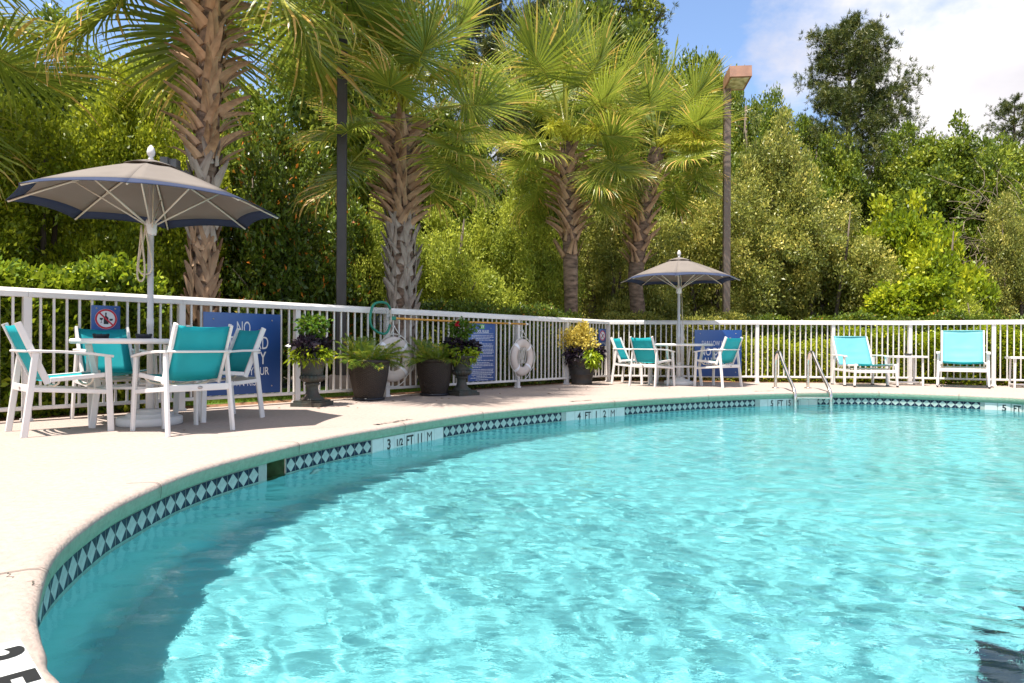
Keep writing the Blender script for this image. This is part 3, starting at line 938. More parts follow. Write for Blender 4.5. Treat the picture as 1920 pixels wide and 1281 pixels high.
def loop(x0, y0, zt, zb, w):
    return [(x0 + w*math.sin(math.pi*2*t)*(0.35+0.65*t if t < .5 else 0.35+0.65*(1-t)), y0 - 0.01*math.sin(6*t), zt - (zt-zb)*math.sin(math.pi*t)**0.8) for t in [i/24 for i in range(25)]]
cd.tube(loop(-0.055, -0.05, 1.74, 1.25, 0.075), 0.008, 6)
cd.tube(loop(-0.02, -0.045, 1.74, 1.31, 0.13), 0.008, 6)
cd.tube([(0.045, -0.03, 2.22), (0.04, -0.035, 1.9), (0.042, -0.04, 1.72)], 0.005, 6)
cd.build('pull_cord', M['cord'], uF_src)
cd = MB(); cd.tube([(0.04, -0.03, 1.75), (0.05, -0.04, 1.3), (0.07, -0.04, 1.0), (0.10, -0.03, 0.82), (0.06, -0.03, 0.78), (0.03, -0.03, 0.86)], 0.0055, 6); cd.build('pull_cord', M['cord'], uF)
# ashtrays
def ashtray(P, label):
    e = empty('ashtray', tuple(P)); tag(e, label, 'ashtray', 'black ashtrays')
    mb = MB(); mb.lathe([(0.038, 0.0), (0.058, 0.004), (0.066, 0.036), (0.064, 0.040), (0.054, 0.038), (0.046, 0.012), (0.002, 0.010)], 20); mb.build('bowl', M['black_plastic'], e)
    for k in range(3):
        a = R(120*k); mb = MB(); mb.box((0.058*math.cos(a), 0.058*math.sin(a), 0.041), (0.02, 0.012, 0.006), 0, a); mb.build('rest', M['black_plastic'], e)
ashtray(TN + Vector((-0.42, -0.02, 0.7485)), 'black ashtray on the near table away from the umbrella pole')
ashtray(TN + Vector((0.02, -0.14, 0.7485)), 'black ashtray on the near table against the umbrella pole')

# ------------------------------------------------------------------ low lounge chairs and side tables
def make_lounge():
    r = empty('lounge_chair')
    hw = 0.335
    bt, bb = Vector((0, -0.72, 0.93)), Vector((0, -0.42, 0.375))
    fr = Vector((0, 0.36, 0.415))
    for sx in (-1, 1):
        mb = MB(); mb.bar((sx*0.32, bt.y, bt.z), (sx*0.32, bb.y, bb.z-0.03), 0.026, 0.04); mb.build('back_stile', M['white'], r)
        mb = MB(); mb.bar((sx*0.32, bb.y, bb.z-0.005), (sx*0.32, fr.y-0.01, fr.z-0.012), 0.026, 0.036); mb.build('seat_rail', M['white'], r)
        l = MB(); l.bar((sx*0.375, 0.36, 0.03), (sx*0.345, 0.34, 0.425), 0.03, 0.05); lo = l.build('front_leg', M['white'], r)
        w = MB(); w.tube([(sx*0.375-0.012, 0.36, 0.025), (sx*0.375+0.012, 0.36, 0.025)], 0.025, 12); w.build('caster', M['dark_rubber'], lo)
        l = MB(); l.bar((sx*0.385, -0.02, 0.02), (sx*0.375, -0.06, 0.55), 0.03, 0.06); lo = l.build('arm_post', M['white'], r)
        w = MB(); w.box((sx*0.385, -0.02, 0.011), (0.034, 0.06, 0.022)); w.build('foot_pad', M['dark_rubber'], lo)
        l = MB(); l.bar((sx*0.375, -0.58, 0.02), (sx*0.365, -0.50, 0.55), 0.03, 0.06); lo = l.build('rear_leg', M['white'], r)
        w = MB(); w.box((sx*0.375, -0.58, 0.011), (0.034, 0.06, 0.022)); w.build('foot_pad', M['dark_rubber'], lo)
        mb = MB(); mb.path_bar([(sx*0.37, -0.56, 0.572), (sx*0.378, -0.25, 0.572), (sx*0.375, -0.02, 0.560), (sx*0.372, 0.02, 0.545)], 0.055, 0.022); mb.build('armrest', M['white'], r)
        mb = MB(); mb.bar((sx*0.352, -0.52, 0.30), (sx*0.352, 0.335, 0.28), 0.022, 0.04); mb.build('side_rail', M['white'], r)
        mb = MB(); mb.bar((sx*0.30, 0.30, 0.40), (sx*0.30, 0.12, 0.29), 0.014, 0.02); mb.build('seat_strut', M['cream'], r)
    mb = MB(); mb.bar((-0.345, 0.345, 0.285), (0.345, 0.345, 0.285), 0.024, 0.055, (0, 1, 0)); mb.build('front_crossbar', M['white'], r)
    for y in (-0.30, -0.05, 0.15):
        mb = MB(); mb.bar((-0.34, y, 0.325), (0.34, y, 0.325), 0.03, 0.02, (0, 1, 0)); mb.build('seat_slat', M['cream'], r)
    mb = MB(); mb.tube([(-0.33, bt.y, bt.z), (0.33, bt.y, bt.z)], 0.012, 8); mb.build('top_bar', M['sling_pale'], r)
    rows = []
    for i in range(13):
        u = i/12
        y = bt.y*(1-u) + bb.y*u; z = bt.z*(1-u) + bb.z*u
        wr = 0.007*math.exp(-((u-0.56)/0.05)**2) - 0.006*math.exp(-((u-0.66)/0.05)**2) + 0.006*math.exp(-((u-0.74)/0.04)**2)
        rows.append([(-0.305 + 0.61*j/10, y - 0.035*math.sin(math.pi*j/10)*math.sin(math.pi*(0.1+0.8*u)) + 1.6*wr*math.sin(math.pi*j/10), z + wr*math.sin(math.pi*j/10)) for j in range(11)])
    v, f = sheet(rows); mb = MB(); mb.add(v, f, 0, True); mb.build('back_sling', M['sling_pale'], r)
    rows = []
    for i in range(7):
        u = i/6
        y = bb.y*(1-u) + (fr.y+0.01)*u; z = (bb.z+0.01)*(1-u) + (fr.z+0.012)*u
        rows.append([(-0.305 + 0.61*j/8, y, z - 0.03*math.sin(math.pi*j/8)*math.sin(math.pi*(0.1+0.75*u))) for j in range(9)])
    v, f = sheet(rows); mb = MB(); mb.add(v, f, 0, True); mb.build('seat_sling', M['sling'], r)
    return r
lou = make_lounge()
lou.location = (6.36, 12.24, 0); lou.rotation_euler = (0, 0, R(180))
lou.scale = (1, 0.88, 0.96)
tag(lou, 'pale teal low lounge chair beside the pool ladder', 'lounge chair', 'low lounge chairs by the fence')
l2 = copy_tree(lou); l2.location = (7.98, 12.08, 0); l2.rotation_euler = (0, 0, R(180 - 33)); l2.scale = (1.0, 0.88, 1.08)
tag(l2, 'pale teal lounge chair with taller back at the right edge of the deck', 'lounge chair', 'low lounge chairs by the fence')
def make_side():
    r = empty('side_table')
    mb = MB(); mb.bar((-0.29, 0, 0.525), (0.29, 0, 0.525), 0.42, 0.036, (0, 1, 0)); mb.build('table_top', M['white'], r)
    for sx in (-1, 1):
        for sy in (-1, 1):
            mb = MB(); mb.bar((sx*0.225, sy*0.17, 0.0), (sx*0.215, sy*0.17, 0.506), 0.032, 0.032); mb.build('leg', M['white'], r)
        mb = MB(); mb.bar((sx*0.224, -0.153, 0.055), (sx*0.224, 0.153, 0.055), 0.022, 0.034, (1, 0, 0)); mb.build('side_stretcher', M['white'], r)
    mb = MB(); mb.bar((-0.21, 0, 0.055), (0.21, 0, 0.055), 0.12, 0.026, (0, 1, 0)); mb.build('lower_shelf', M['white'], r)
    return r
st = make_side(); st.location = (7.28, 12.62, 0); st.rotation_euler = (0, 0, R(-6))
tag(st, 'white side table between the two lounge chairs', 'side table', 'white side tables')
st2 = copy_tree(st); st2.location = (9.05, 11.98, 0); st2.rotation_euler = (0, 0, R(-24))
tag(st2, 'white side table cut off by the right edge of the picture', 'side table', 'white side tables')
ashtray(Vector((7.30, 12.58, 0.5435)), 'black ashtray on the side table between the lounge chairs')

# ------------------------------------------------------------------ pool ladder
lad = empty('pool_ladder', (4.74, 11.56, 0))
tag(lad, 'stainless steel pool ladder with two curved handrails', 'ladder')
prof = [(0, 0.0), (0, 0.12), (0, 0.30), (0, 0.43), (-0.02, 0.52), (-0.07, 0.585), (-0.15, 0.615), (-0.23, 0.595), (-0.31, 0.53), (-0.50, 0.38), (-0.72, 0.22), (-0.90, 0.10), (-0.98, 0.04), (-1.03, -0.03), (-1.045, -0.12), (-1.045, -0.4), (-1.045, -0.95)]
for sx in (-1, 1):
    mb = MB()
    pts = [Vector((sx*0.275 - 0.10*(-y/1.045), y, z)) for y, z in prof]
    fine = []
    for i in range(len(pts)-1):
        for k in range(4):
            t = k/4
            p0, p1, p2, p3 = pts[max(i-1, 0)], pts[i], pts[i+1], pts[min(i+2, len(pts)-1)]
            fine.append(0.5*((2*p1)+(p2-p0)*t+(2*p0-5*p1+4*p2-p3)*t*t+(3*p1-p0-3*p2+p3)*t**3))
    fine.append(pts[-1])
    mb.tube(fine, 0.026, 12); ro = mb.build('handrail', M['steel'], lad)
    mb = MB(); mb.lathe([(0.026, 0.002), (0.062, 0.002), (0.058, 0.014), (0.03, 0.02)], 24, (sx*0.275, 0, 0)); mb.build('escutcheon', M['steel'], ro)
for z in (-0.085, -0.36, -0.64):
    mb = MB(); mb.bar((-0.36, -1.045, z), (0.16, -1.045, z), 0.085, 0.032, (0, 1, 0)); mb.build('tread', M['steel'], lad)

# ------------------------------------------------------------------ signs on the fence
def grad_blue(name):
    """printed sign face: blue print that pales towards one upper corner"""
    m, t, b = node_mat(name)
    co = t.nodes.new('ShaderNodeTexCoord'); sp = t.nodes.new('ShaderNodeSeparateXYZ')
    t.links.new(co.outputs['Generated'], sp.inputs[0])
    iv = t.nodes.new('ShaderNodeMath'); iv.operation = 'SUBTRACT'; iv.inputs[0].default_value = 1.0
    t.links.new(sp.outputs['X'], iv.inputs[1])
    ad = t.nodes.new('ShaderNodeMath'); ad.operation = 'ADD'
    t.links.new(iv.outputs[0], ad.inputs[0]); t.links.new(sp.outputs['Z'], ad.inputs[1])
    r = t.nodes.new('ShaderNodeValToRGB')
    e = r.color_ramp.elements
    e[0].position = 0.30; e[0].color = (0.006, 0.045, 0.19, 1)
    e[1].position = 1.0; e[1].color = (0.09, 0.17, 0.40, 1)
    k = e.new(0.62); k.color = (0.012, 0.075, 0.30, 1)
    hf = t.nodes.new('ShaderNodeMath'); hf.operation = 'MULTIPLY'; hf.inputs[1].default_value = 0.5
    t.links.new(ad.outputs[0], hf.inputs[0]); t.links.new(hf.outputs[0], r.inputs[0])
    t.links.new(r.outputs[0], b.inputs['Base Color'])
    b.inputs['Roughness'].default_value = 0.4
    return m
M['sign_blue'] = grad_blue('printed_blue_sign')
M['print_white'] = pm('printed_white', (0.72, 0.72, 0.74), 0.5, 0.05)
M['print_red'] = pm('printed_red', (0.55, 0.01, 0.035), 0.5, 0.05)
M['print_black'] = pm('printed_black', (0.012, 0.012, 0.016), 0.5, 0.05)
M['print_green'] = pm('printed_green', (0.09, 0.40, 0.02), 0.5, 0.1)
TXT = Matrix(((1, 0, 0, 0), (0, 0, -1, 0), (0, 1, 0, 0), (0, 0, 0, 1)))    # text plane upright, facing -y
def sign(name, A, d, px, ztop, w, h, label):
    """board of size w x h on the fence side facing the pool, left edge where the photograph has px"""
    # intersect viewing column px with the fence line
    n = Vector((d.y, -d.x, 0))
    k = (px - 960) / F
    # (A + t d).x = k (A + t d).y
    A2 = A + n*0.022
    t = (k*A2.y - A2.x) / (d.x - k*d.y)
    o = A2 + d*t
    e = empty(name, (o.x, o.y, ztop - h))
    e.rotation_euler = (0, 0, math.atan2(d.y, d.x))
    tag(e, label, 'sign')
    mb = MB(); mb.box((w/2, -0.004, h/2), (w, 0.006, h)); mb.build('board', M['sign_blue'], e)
    for bx in (0.11, w-0.11) if w > 0.5 else (0.045, w-0.045):
        for bz in (0.09*h, 0.92*h):
            mb = MB(); mb.lathe([(0.001, 0), (0.009, 0), (0.007, 0.005), (0.001, 0.006)], 10, cap=False); mb.build('bolt', M['bolt'], e, (bx, -0.0075, bz), (R(90), 0, 0))
    return e
def put_text(e, body, x, z, hgt, width, name='lettering', mat='print_white', bold=0.0, hw=None):
    me = text_mesh(body, 1.0, M[mat], 1.0, bold=bold)
    vs = np.array([v.co for v in me.vertices])
    mn, mx = vs.min(0), vs.max(0)
    sx = width / (mx[0]-mn[0]); sz = hgt / (mx[1]-mn[1])
    me.transform(Matrix.Diagonal((sx, sz, 1, 1)) @ Matrix.Translation((-(mn[0]+mx[0])/2, -(mn[1]+mx[1])/2, 0)))
    o = link(name, me, e)
    o.matrix_local = Matrix.Translation((x, -0.0085, z)) @ TXT
    return o
SQ = 0.914
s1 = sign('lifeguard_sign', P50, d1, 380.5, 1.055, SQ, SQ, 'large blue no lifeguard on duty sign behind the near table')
for body, a, b, w in (('NO', 0.10, 0.26, 0.16), ('LIFEGUARD', 0.285, 0.445, 0.60), ('ON DUTY', 0.475, 0.635, 0.55), ('SWIM AT YOUR', 0.67, 0.77, 0.62), ('OWN RISK', 0.80, 0.90, 0.42)):
    put_text(s1, body, SQ*0.5, SQ*(1-(a+b)/2), SQ*(b-a), w, bold=0.012 if body == 'ON DUTY' else 0.0)
dC = (C2 - C1).normalized()
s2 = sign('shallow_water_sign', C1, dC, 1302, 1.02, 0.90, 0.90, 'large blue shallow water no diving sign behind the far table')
for body, a, b, w in (('SHALLOW WATER', 0.235, 0.34, 0.62), ('NO DIVING', 0.385, 0.555, 0.66), ('ALLOWED', 0.595, 0.755, 0.56)):
    put_text(s2, body, 0.45, 0.90*(1-(a+b)/2), 0.90*(b-a), w, bold=0.012 if body != 'SHALLOW WATER' else 0)
s3 = sign('no_alcohol_sign', P50, d1, 170.5, 1.075, 0.255, 0.33, 'small blue sign with a crossed out bottle and wine glass')
def ring(e, cx, cz, r0, r1, mat, y, name, seg=40):
    mb = MB()
    v = [(cx+r*math.cos(2*math.pi*k/seg), y, cz+r*math.sin(2*math.pi*k/seg)) for r in (r0, r1) for k in range(seg)]
    if r0 < 1e-4:
        mb.add([(cx, y, cz)] + v[seg:], [(0, 1+k, 1+(k+1) % seg) for k in range(seg)])
    else:
        mb.add(v, [(k, seg+k, seg+(k+1) % seg, (k+1) % seg) for k in range(seg)])
    return mb.build(name, M[mat], e)
def poly(e, pts, mat, y, name):
    mb = MB(); mb.add([(x, y, z) for x, z in pts], [tuple(range(len(pts)))]); return mb.build(name, M[mat], e)
cx, cz = 0.128, 0.20
ring(s3, cx, cz, 0, 0.099, 'print_white', -0.0085, 'print_disc')
poly(s3, [(cx-0.008, cz+0.045), (cx-0.010, cz+0.062), (cx+0.006, cz+0.062), (cx+0.004, cz+0.045), (cx+0.004, cz+0.030), (cx+0.021, cz+0.012), (cx+0.021, cz-0.05), (cx-0.021, cz-0.05), (cx-0.021, cz+0.012), (cx-0.008, cz+0.030)], 'print_black', -0.0095, 'print_bottle')
poly(s3, [(cx-0.058, cz+0.010), (cx-0.026, cz+0.010), (cx-0.030, cz-0.006), (cx-0.040, cz-0.012), (cx-0.040, cz-0.034), (cx-0.030, cz-0.038), (cx-0.054, cz-0.038), (cx-0.044, cz-0.034), (cx-0.044, cz-0.012), (cx-0.054, cz-0.006)], 'print_black', -0.0095, 'print_glass')
poly(s3, [(cx+0.028, cz+0.004), (cx+0.062, cz+0.004), (cx+0.056, cz-0.016), (cx+0.032, cz-0.016)], 'print_black', -0.0095, 'print_cup').scale = (1, 1, 1)
ring(s3, cx, cz, 0.080, 0.097, 'print_red', -0.0105, 'print_ring')
a = R(-45); c_, s_ = math.cos(a), math.sin(a)
poly(s3, [(cx+c_*u - s_*v, cz+s_*u + c_*v) for u, v in ((-0.084, -0.007), (0.084, -0.007), (0.084, 0.007), (-0.084, 0.007))], 'print_red', -0.0115, 'print_slash')
put_text(s3, 'NO ALCOHOL', 0.1275, 0.055, 0.026, 0.19)
s4 = sign('pool_rules_sign', P50, d1, 877.5, 1.045, 0.61, 0.90, 'tall blue pool rules sign with green logo between urn and life ring')
poly(s4, [(0.255, 0.815), (0.355, 0.815), (0.355, 0.915-0.03), (0.255, 0.915-0.03)], 'print_green', -0.0085, 'logo_tile')
for pts in ([(0.275, 0.825), (0.290, 0.825), (0.312, 0.878), (0.297, 0.878)], [(0.312, 0.825), (0.327, 0.825), (0.345, 0.872), (0.330, 0.872)], [(0.270, 0.850), (0.345, 0.858), (0.345, 0.866), (0.270, 0.858)]):
    poly(s4, pts, 'print_white', -0.0095, 'logo_stroke')
put_text(s4, 'POOL RULES', 0.305, 0.775, 0.045, 0.30, bold=0.012)
poly(s4, [(0.05, 0.738), (0.56, 0.738), (0.56, 0.7415), (0.05, 0.7415)], 'print_white', -0.0085, 'print_line')
poly(s4, [(0.05, 0.118), (0.56, 0.118), (0.56, 0.1215), (0.05, 0.1215)], 'print_white', -0.0085, 'print_line')
rr = random.Random(4)
mb = MB()
def small_line(x0, x1, z, hh):
    x = x0
    while x < x1:
        w = rr.uniform(0.018, 0.055)
        w = min(w, x1 - x)
        # each word is a row of narrow strokes
        k = x
        while k < x + w - 0.004:
            mb.add([(k, -0.0085, z), (k+0.0042, -0.0085, z), (k+0.0042, -0.0085, z+hh*rr.uniform(0.7, 1)), (k, -0.0085, z+hh*rr.uniform(0.7, 1))], [(0, 1, 2, 3)])
            k += 0.0062
        x += w + 0.010
z = 0.716
i = 0
while z > 0.135:
    ln = rr.choice((0.40, 0.46, 0.50, 0.48, 0.22)) if i % 3 else 0.49
    small_line(0.075, 0.075 + ln, z - 0.012, 0.0125)
    z -= 0.0235 + (0.012 if i % 4 == 3 else 0.0)
    i += 1
for z, w in ((0.092, 0.46), (0.068, 0.24), (0.044, 0.50), (0.014, 0.28)):
    small_line(0.305 - w/2, 0.305 + w/2, z, 0.014)
mb.build('print_text_rows', M['print_white'], s4)
s5 = sign('no_diving_sign', P50, d1, 1122, 1.03, 0.25, 0.33, 'small blue no diving sign peeking out behind the yellow shrub')
ring(s5, cx, cz, 0, 0.099, 'print_white', -0.0085, 'print_disc')
poly(s5, [(cx-0.05, cz-0.05), (cx-0.03, cz-0.055), (cx+0.01, cz-0.01), (cx+0.045, cz+0.02), (cx+0.04, cz+0.035), (cx, cz+0.01)], 'print_black', -0.0095, 'print_diver')
ring(s5, cx, cz, 0.080, 0.097, 'print_red', -0.0105, 'print_ring')
poly(s5, [(cx+c_*u - s_*v, cz+s_*u + c_*v) for u, v in ((-0.084, -0.007), (0.084, -0.007), (0.084, 0.007), (-0.084, 0.007))], 'print_red', -0.0115, 'print_slash')
put_text(s5, 'NO DIVING', 0.1275, 0.055, 0.026, 0.19)

# ------------------------------------------------------------------ life rings, skimmer net
M['ring'] = pm('white_vinyl_ring', (0.60, 0.52, 0.47), 0.45, 0.1, 6)
M['strap'] = pm('white_strap', (0.78, 0.77, 0.80), 0.6, 0.05)
M['rope'] = pm('white_rope', (0.68, 0.65, 0.60), 0.8, 0.12, 60)
def fence_pt(px, off):
    A2 = P50 + n1*off
    k = (px - 960) / F
    t = (k*A2.y - A2.x) / (d1.x - k*d1.y)
    return A2 + d1*t
def make_ring():
    r = empty('life_ring')
    ro, rt = 0.235, 0.075
    mb = MB()
    seg, ms = 48, 14
    v = []
    for i in range(seg):
        a = 2*math.pi*i/seg
        for j in range(ms):
            b = 2*math.pi*j/ms
            q = ro + rt*math.cos(b)
            v.append((q*math.cos(a), -0.62*rt*math.sin(b)*1.0, q*math.sin(a)))
    f = [(i*ms+j, ((i+1) % seg)*ms+j, ((i+1) % seg)*ms+(j+1) % ms, i*ms+(j+1) % ms) for i in range(seg) for j in range(ms)]
    mb.add(v, f, 0, True); mb.build('ring_body', M['ring'], r)
    for k in range(4):
        a0 = R(45 + 90*k)
        mb = MB(); v = []
        for da in (-0.09, 0.09):
            for j in range(ms):
                b = 2*math.pi*j/ms
                q = ro + (rt+0.0035)*math.cos(b)
                v.append((q*math.cos(a0+da), -(0.62*rt+0.0035)*math.sin(b), q*math.sin(a0+da)))
        mb.add(v, [(j, (j+1) % ms, ms+(j+1) % ms, ms+j) for j in range(ms)], 0, True); mb.build('strap', M['strap'], r)
    mb = MB(); pts = []
    for i in range(64):
        a = 2*math.pi*i/64
        q = ro + rt + 0.012 + 0.05*abs(math.sin(2*(a-R(45))))*(1.0 if math.sin(a) < 0.6 else 0.4)
        pts.append((q*math.cos(a), -0.012, q*math.sin(a)))
    mb.tube(pts, 0.006, 6, closed=True); mb.build('grab_rope', M['rope'], r)
    mb = MB()
    mb.tube([(-0.10, -0.03, 0.30), (-0.03, -0.02, 0.40), (0.0, -0.01, 0.44), (0.03, -0.02, 0.40), (0.10, -0.03, 0.30)], 0.007, 6)
    rg = random.Random(2)
    for k in range(9):
        x = rg.uniform(-0.07, 0.07); w = rg.uniform(0.03, 0.06); y = rg.uniform(-0.02, 0.02)
        mb.tube([(x + w*math.sin(2*math.pi*t)*0.6, y - 0.02*math.cos(2*math.pi*t), 0.10 + 0.0 - 0.26*(0.5-0.5*math.cos(2*math.pi*t)) + 0.06) for t in [i/14 for i in range(15)]], 0.0045, 5)
    mb.build('throw_line', M['rope'], r)
    hk = MB(); hk.bar((0, 0.03, 0.445), (0, -0.02, 0.445), 0.02, 0.02); hk.build('hook', M['white'], r)
    return r
lr = make_ring()
p = fence_pt(979, 0.075); lr.location = (p.x, p.y, 0.505); lr.rotation_euler = (0, 0, math.atan2(d1.y, d1.x) + R(6))
tag(lr, 'white life ring hanging right of the pool rules sign', 'life ring', 'life rings on the fence')
lr2 = copy_tree(lr); p = fence_pt(738, 0.075); lr2.location = (p.x, p.y, 0.51); lr2.rotation_euler = (0, 0, math.atan2(d1.y, d1.x))
tag(lr2, 'white life ring partly hidden behind the first wicker planter', 'life ring', 'life rings on the fence')

M['green_plastic'] = pm('green_net_frame', (0.008, 0.20, 0.13), 0.4, 0.15, 20)
M['bamboo'] = pm('yellow_pole', (0.62, 0.30, 0.045), 0.4, 0.2, 12)
M['net_dark'] = pm('dark_net', (0.03, 0.035, 0.035), 0.7, 0.2)
pn = fence_pt(728, 0.085); pe = fence_pt(986, 0.085)
net = empty('leaf_net', (pn.x, pn.y, 1.055)); net.rotation_euler = (0, 0, math.atan2(d1.y, d1.x))
tag(net, 'green framed leaf net with long yellow pole hung along the fence', 'pool net')
Lp = (pe - pn).length
mb = MB(); mb.tube([(0.10, 0, 0.01), (Lp*0.5, 0, 0.0), (Lp, 0, 0.005)], 0.0145, 10); po = mb.build('pole', M['bamboo'], net)
mb = MB(); mb.tube([(Lp-0.01, 0, 0.005), (Lp+0.05, 0, 0.005)], 0.018, 10); mb.tube([(Lp*0.845, 0, 0.003), (Lp*0.86, 0, 0.003)], 0.022, 10); mb.build('end_grip', M['white'], po)
mb = MB(); mb.bar((0.03, 0, 0.01), (0.12, 0, 0.01), 0.05, 0.035, (0, 0, 1)); mb.build('pole_socket', M['green_plastic'], net)
fr_pts = [(0.02, -0.012, 0.13), (-0.04, -0.02, 0.20), (-0.16, -0.03, 0.215), (-0.27, -0.035, 0.18), (-0.325, -0.04, 0.06), (-0.325, -0.04, -0.08), (-0.25, -0.045, -0.165), (-0.12, -0.04, -0.205), (-0.03, -0.02, -0.175), (0.02, -0.012, -0.08)]
mb = MB(); mb.tube(smooth(fr_pts), 0.0165, 8); mb.build('net_frame', M['green_plastic'], net)
mb = MB(); mb.tube([(0.02, -0.012, 0.13), (0.035, -0.008, 0.05), (0.035, -0.008, -0.02), (0.02, -0.012, -0.08)], 0.014, 8); mb.build('frame_back', M['bolt'], net)
mb = MB()
c0 = Vector((-0.15, 0.0, 0.0))
for i in range(len(fr_pts)):
    a_, b_ = Vector(fr_pts[i]), Vector(fr_pts[(i+1) % len(fr_pts)])
    for k in range(4):
        q = a_*(1-k/4) + b_*k/4
        m_ = c0 + (q-c0)*0.55 + Vector((0, 0.03, -0.01))
        mb.tube([q, m_, c0 + Vector((0, 0.035, 0))], 0.0013, 3, smooth=False)
for rr_ in (0.3, 0.5, 0.7, 0.85):
    mb.tube([c0 + (Vector(q)-c0)*rr_ + Vector((0, 0.03*(1-rr_), 0)) for q in fr_pts], 0.0012, 3, closed=True, smooth=False)
mb.build('netting', M['net_dark'], net)

# ------------------------------------------------------------------ leaves
def leaf_cloud(pos, nor, ln, wd, rng, fold=0.25, droop=0.0):
    """one folded four-sided leaf at each position; nor = direction the blade points along"""
    n = len(pos)
    d = nor / (np.linalg.norm(nor, axis=1)[:, None] + 1e-9)
    rv = rng.normal(size=(n, 3))
    side = np.cross(d, rv); side /= (np.linalg.norm(side, axis=1)[:, None] + 1e-9)
    up = np.cross(side, d)
    L = (ln * rng.uniform(0.65, 1.25, n))[:, None]; W = (wd * rng.uniform(0.7, 1.2, n))[:, None]
    a = pos
    b = pos + d*L*0.5 + side*W*0.5 + up*W*fold
    c = pos + d*L - up*L*0.10 - np.array([0, 0, 1.0])*L*droop
    e = pos + d*L*0.5 - side*W*0.5 + up*W*fold
    v = np.stack([a, b, c, e], 1).reshape(-1, 3)
    f = np.arange(4*n).reshape(n, 4)
    return v, f

def crown_points(rng, R0, H0, zlow, nlobes, nclump, lobe=(0.30, 0.48), shape='round', fill=0.25):
    """clump centres spread over uneven lobes; returns positions, outward normals, lobe id"""
    c = []
    while len(c) < nlobes:
        p = rng.uniform(-1, 1, 3)
        if shape == 'round':
            ok = (p[0]**2 + p[1]**2 + p[2]**2) < 1
        elif shape == 'dome':
            ok = (p[0]**2 + p[1]**2) < (1 - 0.75*max(p[2], 0)**2)
        else:
            ok = (p[0]**2 + p[1]**2) < (0.55*(1 - p[2]))**2 + 0.05
        if ok: c.append(p*0.74)
    c = np.array(c)
    r = rng.uniform(*lobe, nlobes)
    # every lobe carries its own boughs, every bough its leaf clumps
    nsub = 15
    sd = rng.normal(size=(nlobes*nsub, 3)); sd /= np.linalg.norm(sd, axis=1)[:, None]
    sl_ = np.repeat(np.arange(nlobes), nsub)
    sc_ = c[sl_] + sd*(r[sl_]*rng.uniform(0.55, 1.0, len(sl_)))[:, None]
    sr = r[sl_]*rng.uniform(0.22, 0.46, len(sl_))
    inner = np.zeros(len(sc_), bool)
    for k in range(nlobes):
        inner |= (np.linalg.norm(sc_ - c[k], axis=1) < r[k]*0.55) & (sl_ != k)
    ids = np.nonzero(~inner)[0]
    wgt = sr[ids]**2; wgt /= wgt.sum()
    pick = rng.choice(ids, nclump, p=wgt)
    d = rng.normal(size=(nclump, 3)); d[:, 2] = d[:, 2]*0.8 + 0.45; d /= np.linalg.norm(d, axis=1)[:, None]
    p = sc_[pick] + d*(sr[pick]*(1 - fill*rng.random(nclump)**1.5*1.6))[:, None]
    li = pick
    d = d*0.6 + sd[pick]*0.5
    zc = (H0 + zlow)/2; hz = (H0 - zlow)/2
    P = np.column_stack([p[:, 0]*R0, p[:, 1]*R0, zc + p[:, 2]*hz])
    P[:, 2] = np.maximum(P[:, 2], zlow + 0.1*rng.random(len(P)))
    return P, d, li

def make_crown(name, seed, R0, H0, zlow, nlobes, nclump, per, ln, wd, mat, shape='round', spread=0.16, lobe=(0.30, 0.48), upb=0.5, fill=0.25, red=0.0):
    rng = np.random.default_rng(seed)
    P, D, li = crown_points(rng, R0, H0, zlow, nlobes, nclump, lobe, shape, fill)
    n = len(P)
    ct = rng.random(n)
    pos = np.repeat(P, per, 0) + rng.normal(size=(n*per, 3))*spread*np.array([1, 1, 0.8])
    nor = np.repeat(D, per, 0)*0.7 + rng.normal(size=(n*per, 3))*0.75 + np.array([0, 0, upb*0.4])
    v, f = leaf_cloud(pos, nor, ln, wd, rng)
    lt = rng.random(nlobes*15)
    tint = 0.30*np.repeat(ct, per) + 0.36*np.repeat(lt[li], per) + 0.34*rng.random(n*per)
    if red:
        sel = rng.random(n*per) < red
        tint = tint*0.93; tint[sel] = 1.0
    return grid_mesh(name, v, f, mat, False, tint)

G1, G2, G3 = (0.018, 0.050, 0.010), (0.055, 0.115, 0.014), (0.145, 0.215, 0.028)
M['l_vib'] = leaf_mat('viburnum_leaf', [(0.1, (0.069, 0.118, 0.010)), (0.5, (0.265, 0.337, 0.019)), (0.9, (0.746, 0.754, 0.048))], 0.40, 0.42, (0.55, 0.58, 0.05))
M['l_mag'] = leaf_mat('magnolia_leaf', [(0.1, (0.030, 0.057, 0.008)), (0.5, (0.102, 0.164, 0.016)), (0.86, (0.260, 0.325, 0.034)), (0.95, (0.469, 0.152, 0.024)), (1.0, (0.751, 0.232, 0.030))], 0.36, 0.25, (0.35, 0.40, 0.05), 0.45)
M['l_myr'] = leaf_mat('myrtle_leaf', [(0.1, (0.116, 0.167, 0.021)), (0.5, (0.341, 0.401, 0.043)), (0.9, (0.800, 0.800, 0.103))], 0.5, 0.40, (0.46, 0.52, 0.08))
M['l_hol'] = leaf_mat('holly_leaf', [(0.1, (0.064, 0.093, 0.018)), (0.5, (0.254, 0.281, 0.051)), (0.9, (0.720, 0.611, 0.135))], 0.42, 0.32, (0.45, 0.48, 0.10), 0.4)
M['l_vine'] = leaf_mat('vine_leaf', [(0.1, (0.069, 0.126, 0.006)), (0.5, (0.246, 0.340, 0.014)), (0.9, (0.667, 0.643, 0.030))], 0.42, 0.40, (0.48, 0.54, 0.03))
